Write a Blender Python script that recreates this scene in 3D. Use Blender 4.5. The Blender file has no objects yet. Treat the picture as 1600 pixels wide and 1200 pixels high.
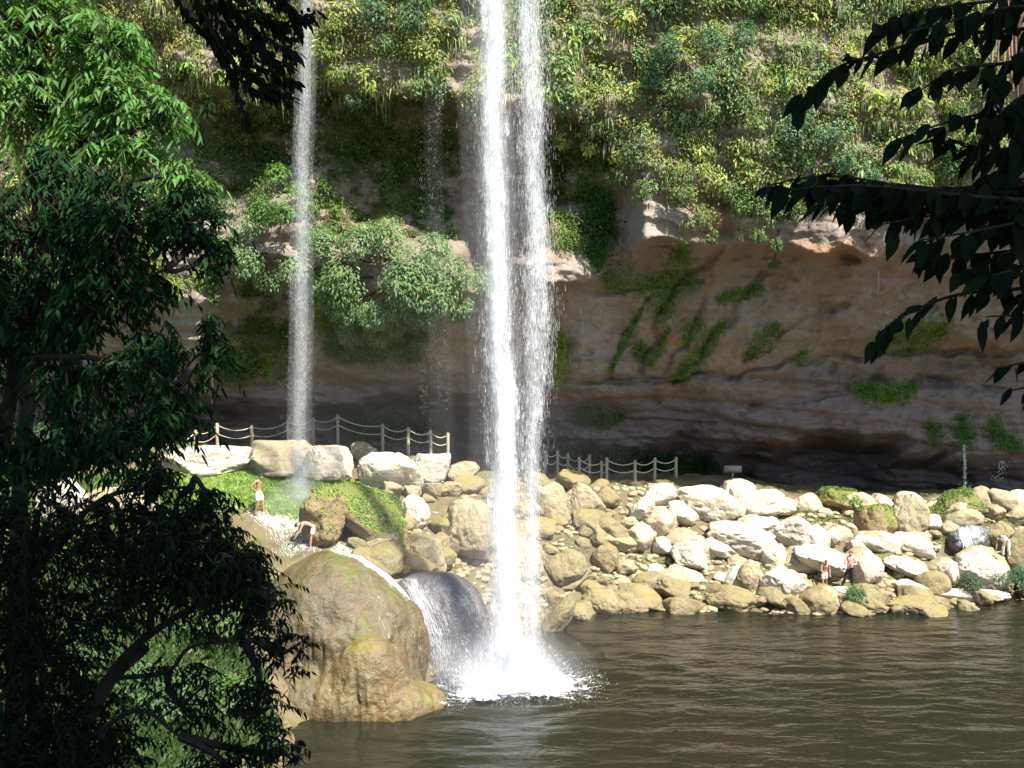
import bpy, bmesh, math, random
import numpy as np
from mathutils import Vector
from mathutils.bvhtree import BVHTree

SC = bpy.context.scene
COL = SC.collection
R = math.radians
rng = np.random.default_rng(7)
random.seed(7)

# ------------------------------------------------------------------ camera
CAM_H, FPX, PITCH = 12.8, 1650.0, math.atan(100 / 1650)
cd = bpy.data.cameras.new('camera')
cam = bpy.data.objects.new('camera', cd)
COL.objects.link(cam)
cam.location = (0, 0, CAM_H)
cam.rotation_euler = (math.pi / 2 - PITCH, 0, 0)
cd.sensor_width = 36
cd.lens = FPX / 1600 * 36
cd.clip_start, cd.clip_end = 0.1, 500
SC.camera = cam
# ------------------------------------------------------------------ light
SUN_EL, SUN_AZ = R(57), R(40)          # azimuth measured from behind the camera towards the right
S = Vector((math.cos(SUN_EL) * math.sin(SUN_AZ), -math.cos(SUN_EL) * math.cos(SUN_AZ), math.sin(SUN_EL)))
sl = bpy.data.lights.new('sun', 'SUN')
sl.energy, sl.angle, sl.color = 5.0, R(0.53), (1.0, 0.95, 0.86)
so = bpy.data.objects.new('sun', sl)
COL.objects.link(so)
so.rotation_euler = S.to_track_quat('Z', 'Y').to_euler()
so.location = (20, -30, 60)
W = bpy.data.worlds.new('World')
SC.world = W
W.use_nodes = True
nt = W.node_tree
bg = nt.nodes['Background']
sky = nt.nodes.new('ShaderNodeTexSky')
sky.sky_type = 'NISHITA'
sky.sun_disc = False
sky.sun_elevation = SUN_EL
sky.sun_rotation = math.atan2(S.x, S.y)
nt.links.new(sky.outputs[0], bg.inputs[0])
bg.inputs[1].default_value = 0.10
SC.view_settings.view_transform = 'Standard'
SC.view_settings.look = 'None'
SC.view_settings.exposure = 1.58
SC.view_settings.gamma = 1
cy = SC.cycles
cy.max_bounces, cy.diffuse_bounces, cy.glossy_bounces = 8, 4, 3
cy.transparent_max_bounces, cy.volume_bounces = 12, 1
cy.use_denoising = True


# ------------------------------------------------------------------ helpers
def at(px, py, Y):
    """world point on the plane y = Y seen at photo pixel (px, py)"""
    cp, sp = math.cos(PITCH), math.sin(PITCH)
    u = 600 - py
    dy = FPX * cp + u * sp
    dz = -FPX * sp + u * cp
    t = Y / dy
    return Vector(((px - 800) * t, Y, CAM_H + dz * t))


def at_np(px, py, Y):
    cp, sp = math.cos(PITCH), math.sin(PITCH)
    u = 600 - py
    t = Y / (FPX * cp + u * sp)
    return np.stack([(px - 800) * t, Y + 0 * t, CAM_H + (-FPX * sp + u * cp) * t], -1)


def _hash(ix, iy, iz, seed):
    h = (ix * 374761393 + iy * 668265263 + iz * 2147483647 + seed * 974711) & 0xFFFFFFFF
    h = ((h ^ (h >> 13)) * 1274126177) & 0xFFFFFFFF
    h = ((h ^ (h >> 16)) * 2246822519) & 0xFFFFFFFF
    return ((h ^ (h >> 15)) & 0xFFFFFF) / float(0xFFFFFF)


def vnoise(p, seed=0):
    p = np.asarray(p, float)
    f = np.floor(p)
    i = f.astype(np.int64)
    t = p - f
    t = t * t * t * (t * (t * 6 - 15) + 10)
    r = 0
    for a in (0, 1):
        wa = t[..., 0] if a else 1 - t[..., 0]
        for b in (0, 1):
            wb = t[..., 1] if b else 1 - t[..., 1]
            for c in (0, 1):
                wc = t[..., 2] if c else 1 - t[..., 2]
                r = r + wa * wb * wc * _hash(i[..., 0] + a, i[..., 1] + b, i[..., 2] + c, seed)
    return r * 2 - 1


def fbm(p, octaves=4, seed=0, gain=0.5):
    r, amp, fr = 0, 1, 1
    for o in range(octaves):
        r = r + amp * vnoise(p * fr + 17.3 * o, seed + o)
        amp *= gain
        fr *= 2.03
    return r


def norm(v):
    return v / np.maximum(np.linalg.norm(v, axis=-1, keepdims=True), 1e-9)


def mesh_np(name, verts, faces, mats=(), smooth=False, tint=None, matidx=None):
    """faces: list of (n, k) integer arrays"""
    me = bpy.data.meshes.new(name)
    verts = np.ascontiguousarray(verts, dtype=np.float32)
    if not isinstance(faces, (list, tuple)):
        faces = [faces]
    faces = [np.asarray(f, dtype=np.int32) for f in faces if len(f)]
    me.vertices.add(len(verts))
    me.vertices.foreach_set('co', verts.ravel())
    nl = sum(f.size for f in faces)
    npoly = sum(len(f) for f in faces)
    me.loops.add(nl)
    me.loops.foreach_set('vertex_index', np.concatenate([f.ravel() for f in faces]))
    me.polygons.add(npoly)
    tot = np.concatenate([np.full(len(f), f.shape[1], np.int32) for f in faces])
    st = np.concatenate([[0], np.cumsum(tot)[:-1]]).astype(np.int32)
    me.polygons.foreach_set('loop_start', st)
    me.polygons.foreach_set('loop_total', tot)
    if smooth:
        me.polygons.foreach_set('use_smooth', np.ones(npoly, bool))
    for m in mats:
        me.materials.append(m)
    if matidx is not None:
        me.polygons.foreach_set('material_index', np.asarray(matidx, np.int32))
    if tint is not None:
        a = me.color_attributes.new('tint', 'FLOAT_COLOR', 'POINT')
        c = np.ones((len(verts), 4), np.float32)
        c[:, :3] = tint
        a.data.foreach_set('color', c.ravel())
    me.update()
    me.validate()
    return me


def link(name, me, parent=None, label=None, cat=None, group=None, kind=None, loc=None):
    o = bpy.data.objects.new(name, me)
    COL.objects.link(o)
    if loc is not None:
        o.location = loc
    if parent is not None:
        o.parent = parent
    if label:
        o['label'] = label
    if cat:
        o['category'] = cat
    if group:
        o['group'] = group
    if kind:
        o['kind'] = kind
    return o


def grid_faces(nr, nc):
    i = np.arange(nr * nc).reshape(nr, nc)
    return np.stack([i[:-1, :-1], i[:-1, 1:], i[1:, 1:], i[1:, :-1]], -1).reshape(-1, 4)


def tube_np(pts, rad, seg=6):
    pts = np.asarray(pts, float)
    rad = np.broadcast_to(np.asarray(rad, float), (len(pts),))
    d = norm(np.gradient(pts, axis=0))
    ref = np.where(np.abs(d[:, 2:3]) > 0.9, np.array([[1., 0, 0]]), np.array([[0., 0, 1.]]))
    a = norm(np.cross(d, ref))
    b = np.cross(d, a)
    th = np.linspace(0, 2 * np.pi, seg, endpoint=False)
    v = pts[:, None] + rad[:, None, None] * (np.cos(th)[None, :, None] * a[:, None] + np.sin(th)[None, :, None] * b[:, None])
    n = len(pts)
    i = np.arange(n * seg).reshape(n, seg)
    j = np.roll(i, -1, 1)
    f = np.stack([i[:-1], j[:-1], j[1:], i[1:]], -1).reshape(-1, 4)
    return v.reshape(-1, 3), f


class MB:
    """collects quads for one mesh"""
    def __init__(s):
        s.v, s.f, s.n = [], {}, 0

    def add(s, v, f):
        f = np.asarray(f)
        s.f.setdefault(f.shape[1], []).append(f + s.n)
        s.v.append(np.asarray(v))
        s.n += len(v)

    def tube(s, pts, rad, seg=6):
        v, f = tube_np(pts, rad, seg)
        s.add(v, f)

    def box(s, c, d, rz=0):
        x, y, z = np.array(d) / 2
        v = np.array([[-x, -y, -z], [x, -y, -z], [x, y, -z], [-x, y, -z], [-x, -y, z], [x, -y, z], [x, y, z], [-x, y, z]])
        cz, sz = math.cos(rz), math.sin(rz)
        v = v @ np.array([[cz, sz, 0], [-sz, cz, 0], [0, 0, 1]]) + np.array(c)
        s.add(v, [[0, 3, 2, 1], [4, 5, 6, 7], [0, 1, 5, 4], [1, 2, 6, 5], [2, 3, 7, 6], [3, 0, 4, 7]])

    def mesh(s, name, mat, smooth=True):
        return mesh_np(name, np.concatenate(s.v), [np.concatenate(f) for f in s.f.values()], [mat], smooth)


def curve_pts(ctrl, n=24):
    """Catmull-Rom through control points"""
    c = np.asarray([list(p) for p in ctrl], float)
    c = np.vstack([2 * c[0] - c[1], c, 2 * c[-1] - c[-2]])
    out = []
    m = len(c) - 3
    for t in np.linspace(0, m - 1e-6, n):
        k = int(t)
        u = t - k
        p0, p1, p2, p3 = c[k:k + 4]
        out.append(0.5 * (2 * p1 + (p2 - p0) * u + (2 * p0 - 5 * p1 + 4 * p2 - p3) * u * u + (3 * p1 - p0 - 3 * p2 + p3) * u ** 3))
    return np.array(out)


# ------------------------------------------------------------------ materials
class NT:
    def __init__(s, name):
        s.m = bpy.data.materials.new(name)
        s.m.use_nodes = True
        s.t = s.m.node_tree
        s.t.nodes.clear()
        s.out = s.n('ShaderNodeOutputMaterial')

    def n(s, typ, **kw):
        nd = s.t.nodes.new(typ)
        for k, v in kw.items():
            setattr(nd, k, v)
        return nd

    def l(s, a, b):
        s.t.links.new(a, b)

    def pos(s, scale=(1, 1, 1)):
        g = s.n('ShaderNodeNewGeometry')
        mp = s.n('ShaderNodeMapping')
        mp.inputs['Scale'].default_value = scale
        s.l(g.outputs['Position'], mp.inputs[0])
        return mp.outputs[0]

    def noise(s, scale, detail=5, rough=0.55, vec=None, dist=0.0):
        nd = s.n('ShaderNodeTexNoise')
        nd.inputs['Scale'].default_value = scale
        nd.inputs['Detail'].default_value = detail
        nd.inputs['Roughness'].default_value = rough
        nd.inputs['Distortion'].default_value = dist
        s.l(vec if vec is not None else s.pos(), nd.inputs['Vector'])
        return nd.outputs[0]

    def ramp(s, fac, stops):
        r = s.n('ShaderNodeValToRGB')
        e = r.color_ramp.elements
        while len(e) < len(stops):
            e.new(0.5)
        for el, (p, c) in zip(e, stops):
            el.position = p
            el.color = (c, c, c, 1) if not hasattr(c, '__len__') else (*c, 1)
        s.l(fac, r.inputs[0])
        return r.outputs[0]

    def mix(s, fac, a, b, mode='MIX'):
        m = s.n('ShaderNodeMix', data_type='RGBA', blend_type=mode)
        for sock, v in ((m.inputs[0], fac), (m.inputs[6], a), (m.inputs[7], b)):
            if hasattr(v, 'links'):
                s.l(v, sock)
            elif hasattr(v, '__len__'):
                sock.default_value = (*v, 1)
            else:
                sock.default_value = v
        return m.outputs[2]

    def math(s, op, a, b=0.0, clamp=False):
        m = s.n('ShaderNodeMath', operation=op, use_clamp=clamp)
        for sock, v in ((m.inputs[0], a), (m.inputs[1], b)):
            if hasattr(v, 'links'):
                s.l(v, sock)
            else:
                sock.default_value = v
        return m.outputs[0]

    def bump(s, h, strength=0.5, dist=0.1, nrm=None):
        b = s.n('ShaderNodeBump')
        b.inputs['Strength'].default_value = strength
        b.inputs['Distance'].default_value = dist
        s.l(h, b.inputs['Height'])
        if nrm is not None:
            s.l(nrm, b.inputs['Normal'])
        return b.outputs[0]

    def principled(s, col, rough=0.8, nrm=None, spec=0.3, **kw):
        p = s.n('ShaderNodeBsdfPrincipled')
        if hasattr(col, 'links'):
            s.l(col, p.inputs['Base Color'])
        else:
            p.inputs['Base Color'].default_value = (*col, 1)
        if hasattr(rough, 'links'):
            s.l(rough, p.inputs['Roughness'])
        else:
            p.inputs['Roughness'].default_value = rough
        p.inputs['Specular IOR Level'].default_value = spec
        if nrm is not None:
            s.l(nrm, p.inputs['Normal'])
        for k, v in kw.items():
            p.inputs[k.replace('_', ' ')].default_value = v
        return p.outputs[0]

    def done(s, sh, vol=False):
        s.l(sh, s.out.inputs['Volume' if vol else 'Surface'])
        return s.m


def rock_mat(name, a, b, c, band=None, stain=False, moss=None, moss_lo=0.5, moss_hi=0.7, streak=0.35, rough=0.85, crack=0.4, spec=0.25, up=0.3):
    k = NT(name)
    n1 = k.noise(0.5, 8, 0.6)
    n2 = k.noise(2.3, 7, 0.65)
    col = k.mix(k.ramp(n1, [(0.35, 0), (0.65, 1)]), a, b)
    col = k.mix(k.ramp(n2, [(0.48, 0), (0.68, 0.8)]), col, c)
    st = k.noise(1.3, 6, 0.6, k.pos((1, 1, 0.16)))
    col = k.mix(k.math('MULTIPLY', k.ramp(st, [(0.5, 0), (0.72, 1)]), streak), col, tuple(x * 0.35 for x in a))
    sp = k.noise(22, 4, 0.7)
    col = k.mix(k.ramp(sp, [(0.3, 0.35), (0.5, 0)]), col, tuple(x * 0.5 for x in b))
    vo = k.n('ShaderNodeTexVoronoi', feature='DISTANCE_TO_EDGE')
    vo.inputs['Scale'].default_value = 1.1
    pv = k.mix(0.35, k.pos(), k.n('ShaderNodeTexNoise').outputs[1])
    k.l(pv, vo.inputs['Vector'])
    cr = k.ramp(vo.outputs[0], [(0.0, 0), (0.035, 1)])
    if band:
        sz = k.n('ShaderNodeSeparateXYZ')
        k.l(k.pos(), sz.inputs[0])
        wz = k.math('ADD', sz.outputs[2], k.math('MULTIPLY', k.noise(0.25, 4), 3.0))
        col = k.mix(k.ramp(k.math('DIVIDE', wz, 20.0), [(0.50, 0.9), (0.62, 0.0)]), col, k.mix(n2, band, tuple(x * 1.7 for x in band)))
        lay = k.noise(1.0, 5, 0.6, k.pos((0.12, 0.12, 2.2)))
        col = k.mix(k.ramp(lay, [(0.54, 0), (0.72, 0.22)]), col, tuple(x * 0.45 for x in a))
    if stain:
        sa = k.n('ShaderNodeAttribute', attribute_name='tint')
        ss = k.n('ShaderNodeSeparateColor')
        k.l(sa.outputs['Color'], ss.inputs[0])
        wn = k.math('ADD', k.math('MULTIPLY', k.noise(1.6, 7, 0.7), 1.6), -0.3)
        col = k.mix(k.math('MULTIPLY', ss.outputs[0], wn, True), col, (0.27, 0.105, 0.03))
        col = k.mix(k.math('MULTIPLY', ss.outputs[1], wn, True), col, (0.30, 0.275, 0.25))
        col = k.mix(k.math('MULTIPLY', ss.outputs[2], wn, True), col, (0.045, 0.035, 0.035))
    if moss:
        g = k.n('ShaderNodeNewGeometry')
        sx = k.n('ShaderNodeSeparateXYZ')
        k.l(g.outputs['Normal'], sx.inputs[0])
        mm = k.math('ADD', k.math('MULTIPLY', sx.outputs[2], up), k.noise(0.9, 7, 0.65))
        mk = k.ramp(mm, [(moss_lo, 0), (moss_hi, 1)])
        mc = k.mix(k.noise(6, 4), moss, tuple(x * y for x, y in zip(moss, (1.7, 1.35, 0.9))))
        col = k.mix(mk, col, mc)
    h = k.math('ADD', k.math('MULTIPLY', k.noise(3.5, 9, 0.62), 1.0), k.math('MULTIPLY', cr, crack * 0.35))
    nrm = k.bump(h, 0.9, 0.16)
    nrm = k.bump(k.noise(26, 6, 0.7), 0.5, 0.03, nrm)
    return k.done(k.principled(col, rough, nrm, spec))


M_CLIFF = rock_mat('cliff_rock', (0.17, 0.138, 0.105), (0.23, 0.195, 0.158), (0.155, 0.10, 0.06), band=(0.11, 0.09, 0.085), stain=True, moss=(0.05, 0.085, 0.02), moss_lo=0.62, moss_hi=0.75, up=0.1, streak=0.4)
M_PALE = rock_mat('pale_limestone', (0.50, 0.45, 0.36), (0.43, 0.38, 0.29), (0.33, 0.28, 0.19), streak=0.3, crack=0.25)
M_CREAM_R = rock_mat('cream_limestone', (0.45, 0.39, 0.27), (0.37, 0.31, 0.20), (0.29, 0.235, 0.14), streak=0.3, crack=0.25)
M_TAN = rock_mat('tan_limestone', (0.33, 0.275, 0.18), (0.27, 0.22, 0.14), (0.22, 0.17, 0.095), moss=(0.16, 0.15, 0.06), moss_lo=0.82, moss_hi=1.0, streak=0.15, crack=0.2)
M_ALGAE = rock_mat('algae_rock', (0.235, 0.19, 0.10), (0.185, 0.15, 0.085), (0.14, 0.11, 0.055), moss=(0.14, 0.14, 0.05), moss_lo=0.70, moss_hi=0.95, streak=0.2, crack=0.2)
M_TRAV = rock_mat('travertine', (0.115, 0.09, 0.042), (0.08, 0.066, 0.034), (0.12, 0.062, 0.018), moss=(0.065, 0.08, 0.02), moss_lo=0.65, moss_hi=0.78, streak=0.75, rough=0.36, crack=0.0, spec=0.5, up=0.2)
M_WET = rock_mat('wet_grey_rock', (0.095, 0.09, 0.095), (0.13, 0.125, 0.13), (0.07, 0.065, 0.06), streak=0.5, rough=0.3, crack=0.0, spec=0.5)
M_MOSSY = rock_mat('mossy_rock', (0.26, 0.20, 0.11), (0.21, 0.165, 0.085), (0.20, 0.13, 0.05), moss=(0.085, 0.115, 0.03), moss_lo=0.58, moss_hi=0.74, streak=0.2, crack=0.2, up=0.35)
M_GROUND = rock_mat('gravel_soil', (0.155, 0.12, 0.07), (0.11, 0.085, 0.05), (0.075, 0.06, 0.032), moss=(0.07, 0.095, 0.025), moss_lo=0.74, moss_hi=1.0, streak=0.0, crack=0.3)


def leaf_mat(name, trans=0.35, rough=0.45, spec=0.35):
    k = NT(name)
    a = k.n('ShaderNodeAttribute', attribute_name='tint')
    p = k.principled(a.outputs['Color'], rough, None, spec)
    t = k.n('ShaderNodeBsdfTranslucent')
    c = k.mix(1.0, a.outputs['Color'], (1.25, 1.3, 0.6), 'MULTIPLY')
    k.l(c, t.inputs[0])
    m = k.n('ShaderNodeMixShader')
    m.inputs[0].default_value = trans
    k.l(p, m.inputs[1])
    k.l(t.outputs[0], m.inputs[2])
    return k.done(m.outputs[0])


M_LEAF = leaf_mat('leaf', 0.42, 0.5, 0.25)
M_SHADE = leaf_mat('shade_leaf', 0.15, 0.65, 0.04)  # shaded copy of the leaf shader, gloss and translucency lowered
M_MOSS = leaf_mat('moss', 0.15, 0.8, 0.1)


def simple(name, col, rough=0.7, spec=0.3, var=0.15, scale=8):
    k = NT(name)
    n = k.noise(scale, 4)
    c = k.mix(n, tuple(x * (1 - var) for x in col), tuple(x * (1 + var) for x in col))
    return k.done(k.principled(c, rough, k.bump(k.noise(scale * 4, 4), 0.3, 0.01), spec))


def bark_mat(name, a, b):
    k = NT(name)
    st = k.noise(9, 6, 0.7, k.pos((1, 1, 0.12)))
    c = k.mix(k.ramp(st, [(0.35, 0), (0.65, 1)]), a, b)
    return k.done(k.principled(c, 0.9, k.bump(st, 0.9, 0.05), 0.2))


M_BARK = bark_mat('bark', (0.018, 0.015, 0.012), (0.04, 0.032, 0.024))
M_BARK2 = bark_mat('pale_bark', (0.20, 0.13, 0.09), (0.34, 0.24, 0.18))
M_POST = bark_mat('weathered_post', (0.22, 0.19, 0.145), (0.31, 0.27, 0.21))
M_ROPE = simple('rope', (0.42, 0.36, 0.26), 0.9)
M_BOARD = simple('board', (0.30, 0.25, 0.20), 0.8)


def water_drop_mat():
    k = NT('falling_water')
    d = k.n('ShaderNodeBsdfDiffuse')
    d.inputs[0].default_value = (0.92, 0.94, 0.96, 1)
    t = k.n('ShaderNodeBsdfTranslucent')
    t.inputs[0].default_value = (0.92, 0.94, 0.96, 1)
    m = k.n('ShaderNodeMixShader')
    m.inputs[0].default_value = 0.45
    k.l(d.outputs[0], m.inputs[1])
    k.l(t.outputs[0], m.inputs[2])
    return k.done(m.outputs[0])


M_DROP = water_drop_mat()


def mist_mat(name, dens, aniso=0.2):
    k = NT(name)
    v = k.n('ShaderNodeVolumePrincipled')
    v.inputs['Color'].default_value = (0.97, 0.98, 1.0, 1)
    v.inputs['Density'].default_value = dens
    v.inputs['Anisotropy'].default_value = aniso
    m = k.done(v.outputs[0], True)
    return m


def pool_mat():
    k = NT('pool_water')
    n = k.noise(0.12, 4)
    c = k.mix(k.ramp(n, [(0.35, 0), (0.65, 1)]), (0.015, 0.013, 0.007), (0.010, 0.012, 0.006))
    w1 = k.noise(1.25, 4, 0.5, k.pos((0.6, 1.5, 1)), 0.7)
    w2 = k.noise(5.5, 3, 0.5, k.pos((0.7, 1.4, 1)), 0.5)
    nr = k.bump(w1, 0.45, 0.14)
    nr = k.bump(w2, 0.4, 0.035, nr)
    p = k.principled(c, 0.06, nr, 0.5, IOR=1.33)
    return k.done(p)


M_POOL = pool_mat()

# ------------------------------------------------------------------ ground
GP = []


def gp(px, py, Y):
    GP.append(tuple(at(px, py, Y)))


def gs(px, py, z=0.0):      # a shoreline point on the water level
    Y = CAM_H * FPX / (py - 500)
    p = at(px, py, Y)
    GP.append((p.x, p.y, z))


for a in ((850, 985), (900, 965), (1000, 952), (1100, 957), (1200, 957), (1300, 962), (1450, 962), (1520, 945), (1570, 938), (1750, 930)):
    gs(*a, 0.05)
for a in ((560, 1140), (690, 1105), (740, 1065)):
    gs(*a, -0.6)
for a in ((640, 900, 41), (700, 880, 43.5), (740, 800, 48), (640, 765, 50.5), (620, 722, 52.5), (720, 745, 52), (880, 890, 47.5), (900, 820, 50.5),
          (900, 757, 53), (1000, 880, 49.3), (1000, 820, 51.3), (1050, 757, 53.2), (1180, 870, 50), (1180, 805, 52.5), (1200, 770, 54),
          (1320, 920, 47.5), (1300, 850, 51), (1300, 778, 54.5), (1400, 912, 48.3), (1450, 850, 51.5), (1450, 782, 54.5), (1560, 880, 50.5),
          (1550, 830, 52), (1550, 778, 54), (1750, 830, 52.5), (1750, 775, 55),
          (300, 692, 57), (600, 708, 60), (900, 748, 60), (1100, 748, 62), (1300, 768, 62), (1500, 772, 60), (1800, 770, 60), (0, 690, 58),
          (403, 803, 44), (470, 795, 44.5), (450, 850, 42), (500, 750, 47.5), (560, 745, 49), (450, 740, 48), (350, 703, 51), (300, 708, 50),
          (260, 740, 47.5), (200, 800, 44), (100, 750, 46), (0, 700, 48), (-200, 700, 48), (480, 865, 39.8), (560, 850, 42),
          (300, 1100, 29), (150, 1100, 27), (300, 950, 36), (100, 950, 34), (400, 1150, 30.5), (-100, 1000, 30), (470, 1140, 32.5)):
    gp(*a)
gs(450, 1190, 0.0)
GP += [(0, 36, -1.6), (5, 40, -1.5), (10, 40, -1.5), (15, 38, -1.6), (25, 40, -1.6), (0, 28, -1.6), (10, 28, -1.8), (20, 28, -1.8), (30, 30, -1.6),
       (-4, 26, -1.5), (5, 20, -1.2), (20, 20, -1.2), (36, 40, -1.5), (-1, 40.5, -0.8), (-3, 30, -1.2), (3, 42.5, -1.0), (10, 44, -0.9), (18, 43.5, -1), (26, 46, -1),
       (-3, 2, 11.2), (0, 0, 11.2), (3, 0, 11.2), (0, -8, 13), (-8, -8, 13.5), (8, -8, 13), (0, 8, 5.4), (5, 8, 5.4), (10, 6, 6.5), (0, 14, 0.8), (6, 14, 0.4),
       (-6, 8, 7.0), (-8, 12, 5.8), (-8, 18, 3.6), (-14, 20, 4.5), (-14, 10, 7.5), (12, 12, 1.0), (20, 5, 5), (20, 14, -0.3), (-25, 15, 8), (-30, 30, 7),
       (-30, 45, 9), (-24, 36, 5), (35, 5, 6), (42, 55, 6), (-40, 0, 12), (40, -14, 12), (-3, 19, -1.0), (30, 15, -1), (-6, 25, 0.6), (40, 20, -1), (-45, 60, 10), (45, 66, 8), (-20, -14, 14)]
GP = np.array(GP)


def _phi(r):
    return np.sqrt(r * r + 0.36)


_n = len(GP)
_A = np.zeros((_n + 3, _n + 3))
_d = np.linalg.norm(GP[:, None, :2] - GP[None, :, :2], axis=-1)
_A[:_n, :_n] = _phi(_d) - np.eye(_n) * 0.15
_A[:_n, _n] = _A[_n, :_n] = 1
_A[:_n, _n + 1:] = GP[:, :2]
_A[_n + 1:, :_n] = GP[:, :2].T
_w = np.linalg.solve(_A, np.concatenate([GP[:, 2], [0, 0, 0]]))


def ground_base(x, y):
    x = np.asarray(x, float)
    y = np.asarray(y, float)
    sh = x.shape
    xf, yf = x.ravel(), y.ravel()
    out = np.empty(len(xf))
    for s in range(0, len(xf), 20000):
        e = s + 20000
        r = np.hypot(xf[s:e, None] - GP[None, :, 0], yf[s:e, None] - GP[None, :, 1])
        out[s:e] = _phi(r) @ _w[:_n] + _w[_n] + _w[_n + 1] * xf[s:e] + _w[_n + 2] * yf[s:e]
    return out.reshape(sh)


def ground_z(x, y):
    x = np.asarray(x, float)
    y = np.asarray(y, float)
    p = np.stack([x, y, 0 * x], -1)
    return ground_base(x, y) + 0.16 * fbm(p * 0.7, 3, 5) + 0.05 * fbm(p * 3.1, 2, 9)


HX, HY = np.arange(-34, 36.01, 0.14), np.arange(17, 66.01, 0.14)
_hx, _hy = np.meshgrid(HX, HY)
HZ = ground_z(_hx, _hy)


def ground_fast(x, y):
    c = np.clip((x - HX[0]) / 0.14, 0, len(HX) - 1.001)
    r = np.clip((y - HY[0]) / 0.14, 0, len(HY) - 1.001)
    c0, r0 = c.astype(int), r.astype(int)
    a, b = c - c0, r - r0
    return (HZ[r0, c0] * (1 - a) + HZ[r0, c0 + 1] * a) * (1 - b) + (HZ[r0 + 1, c0] * (1 - a) + HZ[r0 + 1, c0 + 1] * a) * b


def hit_ground(px, py, y0=20, y1=64):
    """first point of the ground along the sight line of a pixel"""
    Y = np.linspace(y0, y1, 900)
    P = at_np(np.full(900, float(px)), np.full(900, float(py)), Y)
    b = P[:, 2] < ground_fast(P[:, 0], P[:, 1])
    i = int(np.argmax(b)) if b.any() else 899
    return Vector(P[i])


gx = np.concatenate([np.linspace(-60, -26, 50), np.linspace(-25.9, 30, 430), np.linspace(30.2, 60, 50)])
gy = np.concatenate([np.linspace(-25, 20, 110), np.linspace(20.2, 66, 380)])
X, Y = np.meshgrid(gx, gy)
Zg = ground_z(X, Y)
G = np.stack([X, Y, Zg], -1)
ground = link('ground', mesh_np('ground', G.reshape(-1, 3), grid_faces(*X.shape), [M_GROUND], True), kind='structure',
              label='sandy stony bank and forest floor around the pool', cat='ground')

# ------------------------------------------------------------------ pool
px_ = np.linspace(-14, 60, 560)
py_ = np.linspace(10, 52, 420)
X, Y = np.meshgrid(px_, py_)
P3 = np.stack([X, Y, 0 * X], -1)
rr = np.hypot(X - 0.1, (Y - 36.2))
Zw = 0.035 * fbm(P3 * np.array([0.55, 1.25, 1]), 3, 31) + 0.06 * np.sin(rr * 3.4 + 1.5 * vnoise(P3 * 0.6, 3)) * np.exp(-rr / 3.2)
link('pool_water', mesh_np('pool_water', np.stack([X, Y, Zw], -1).reshape(-1, 3), grid_faces(*X.shape), [M_POOL], True), kind='structure',
     label='dark olive brown rippled pool below the waterfall', cat='water')

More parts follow.
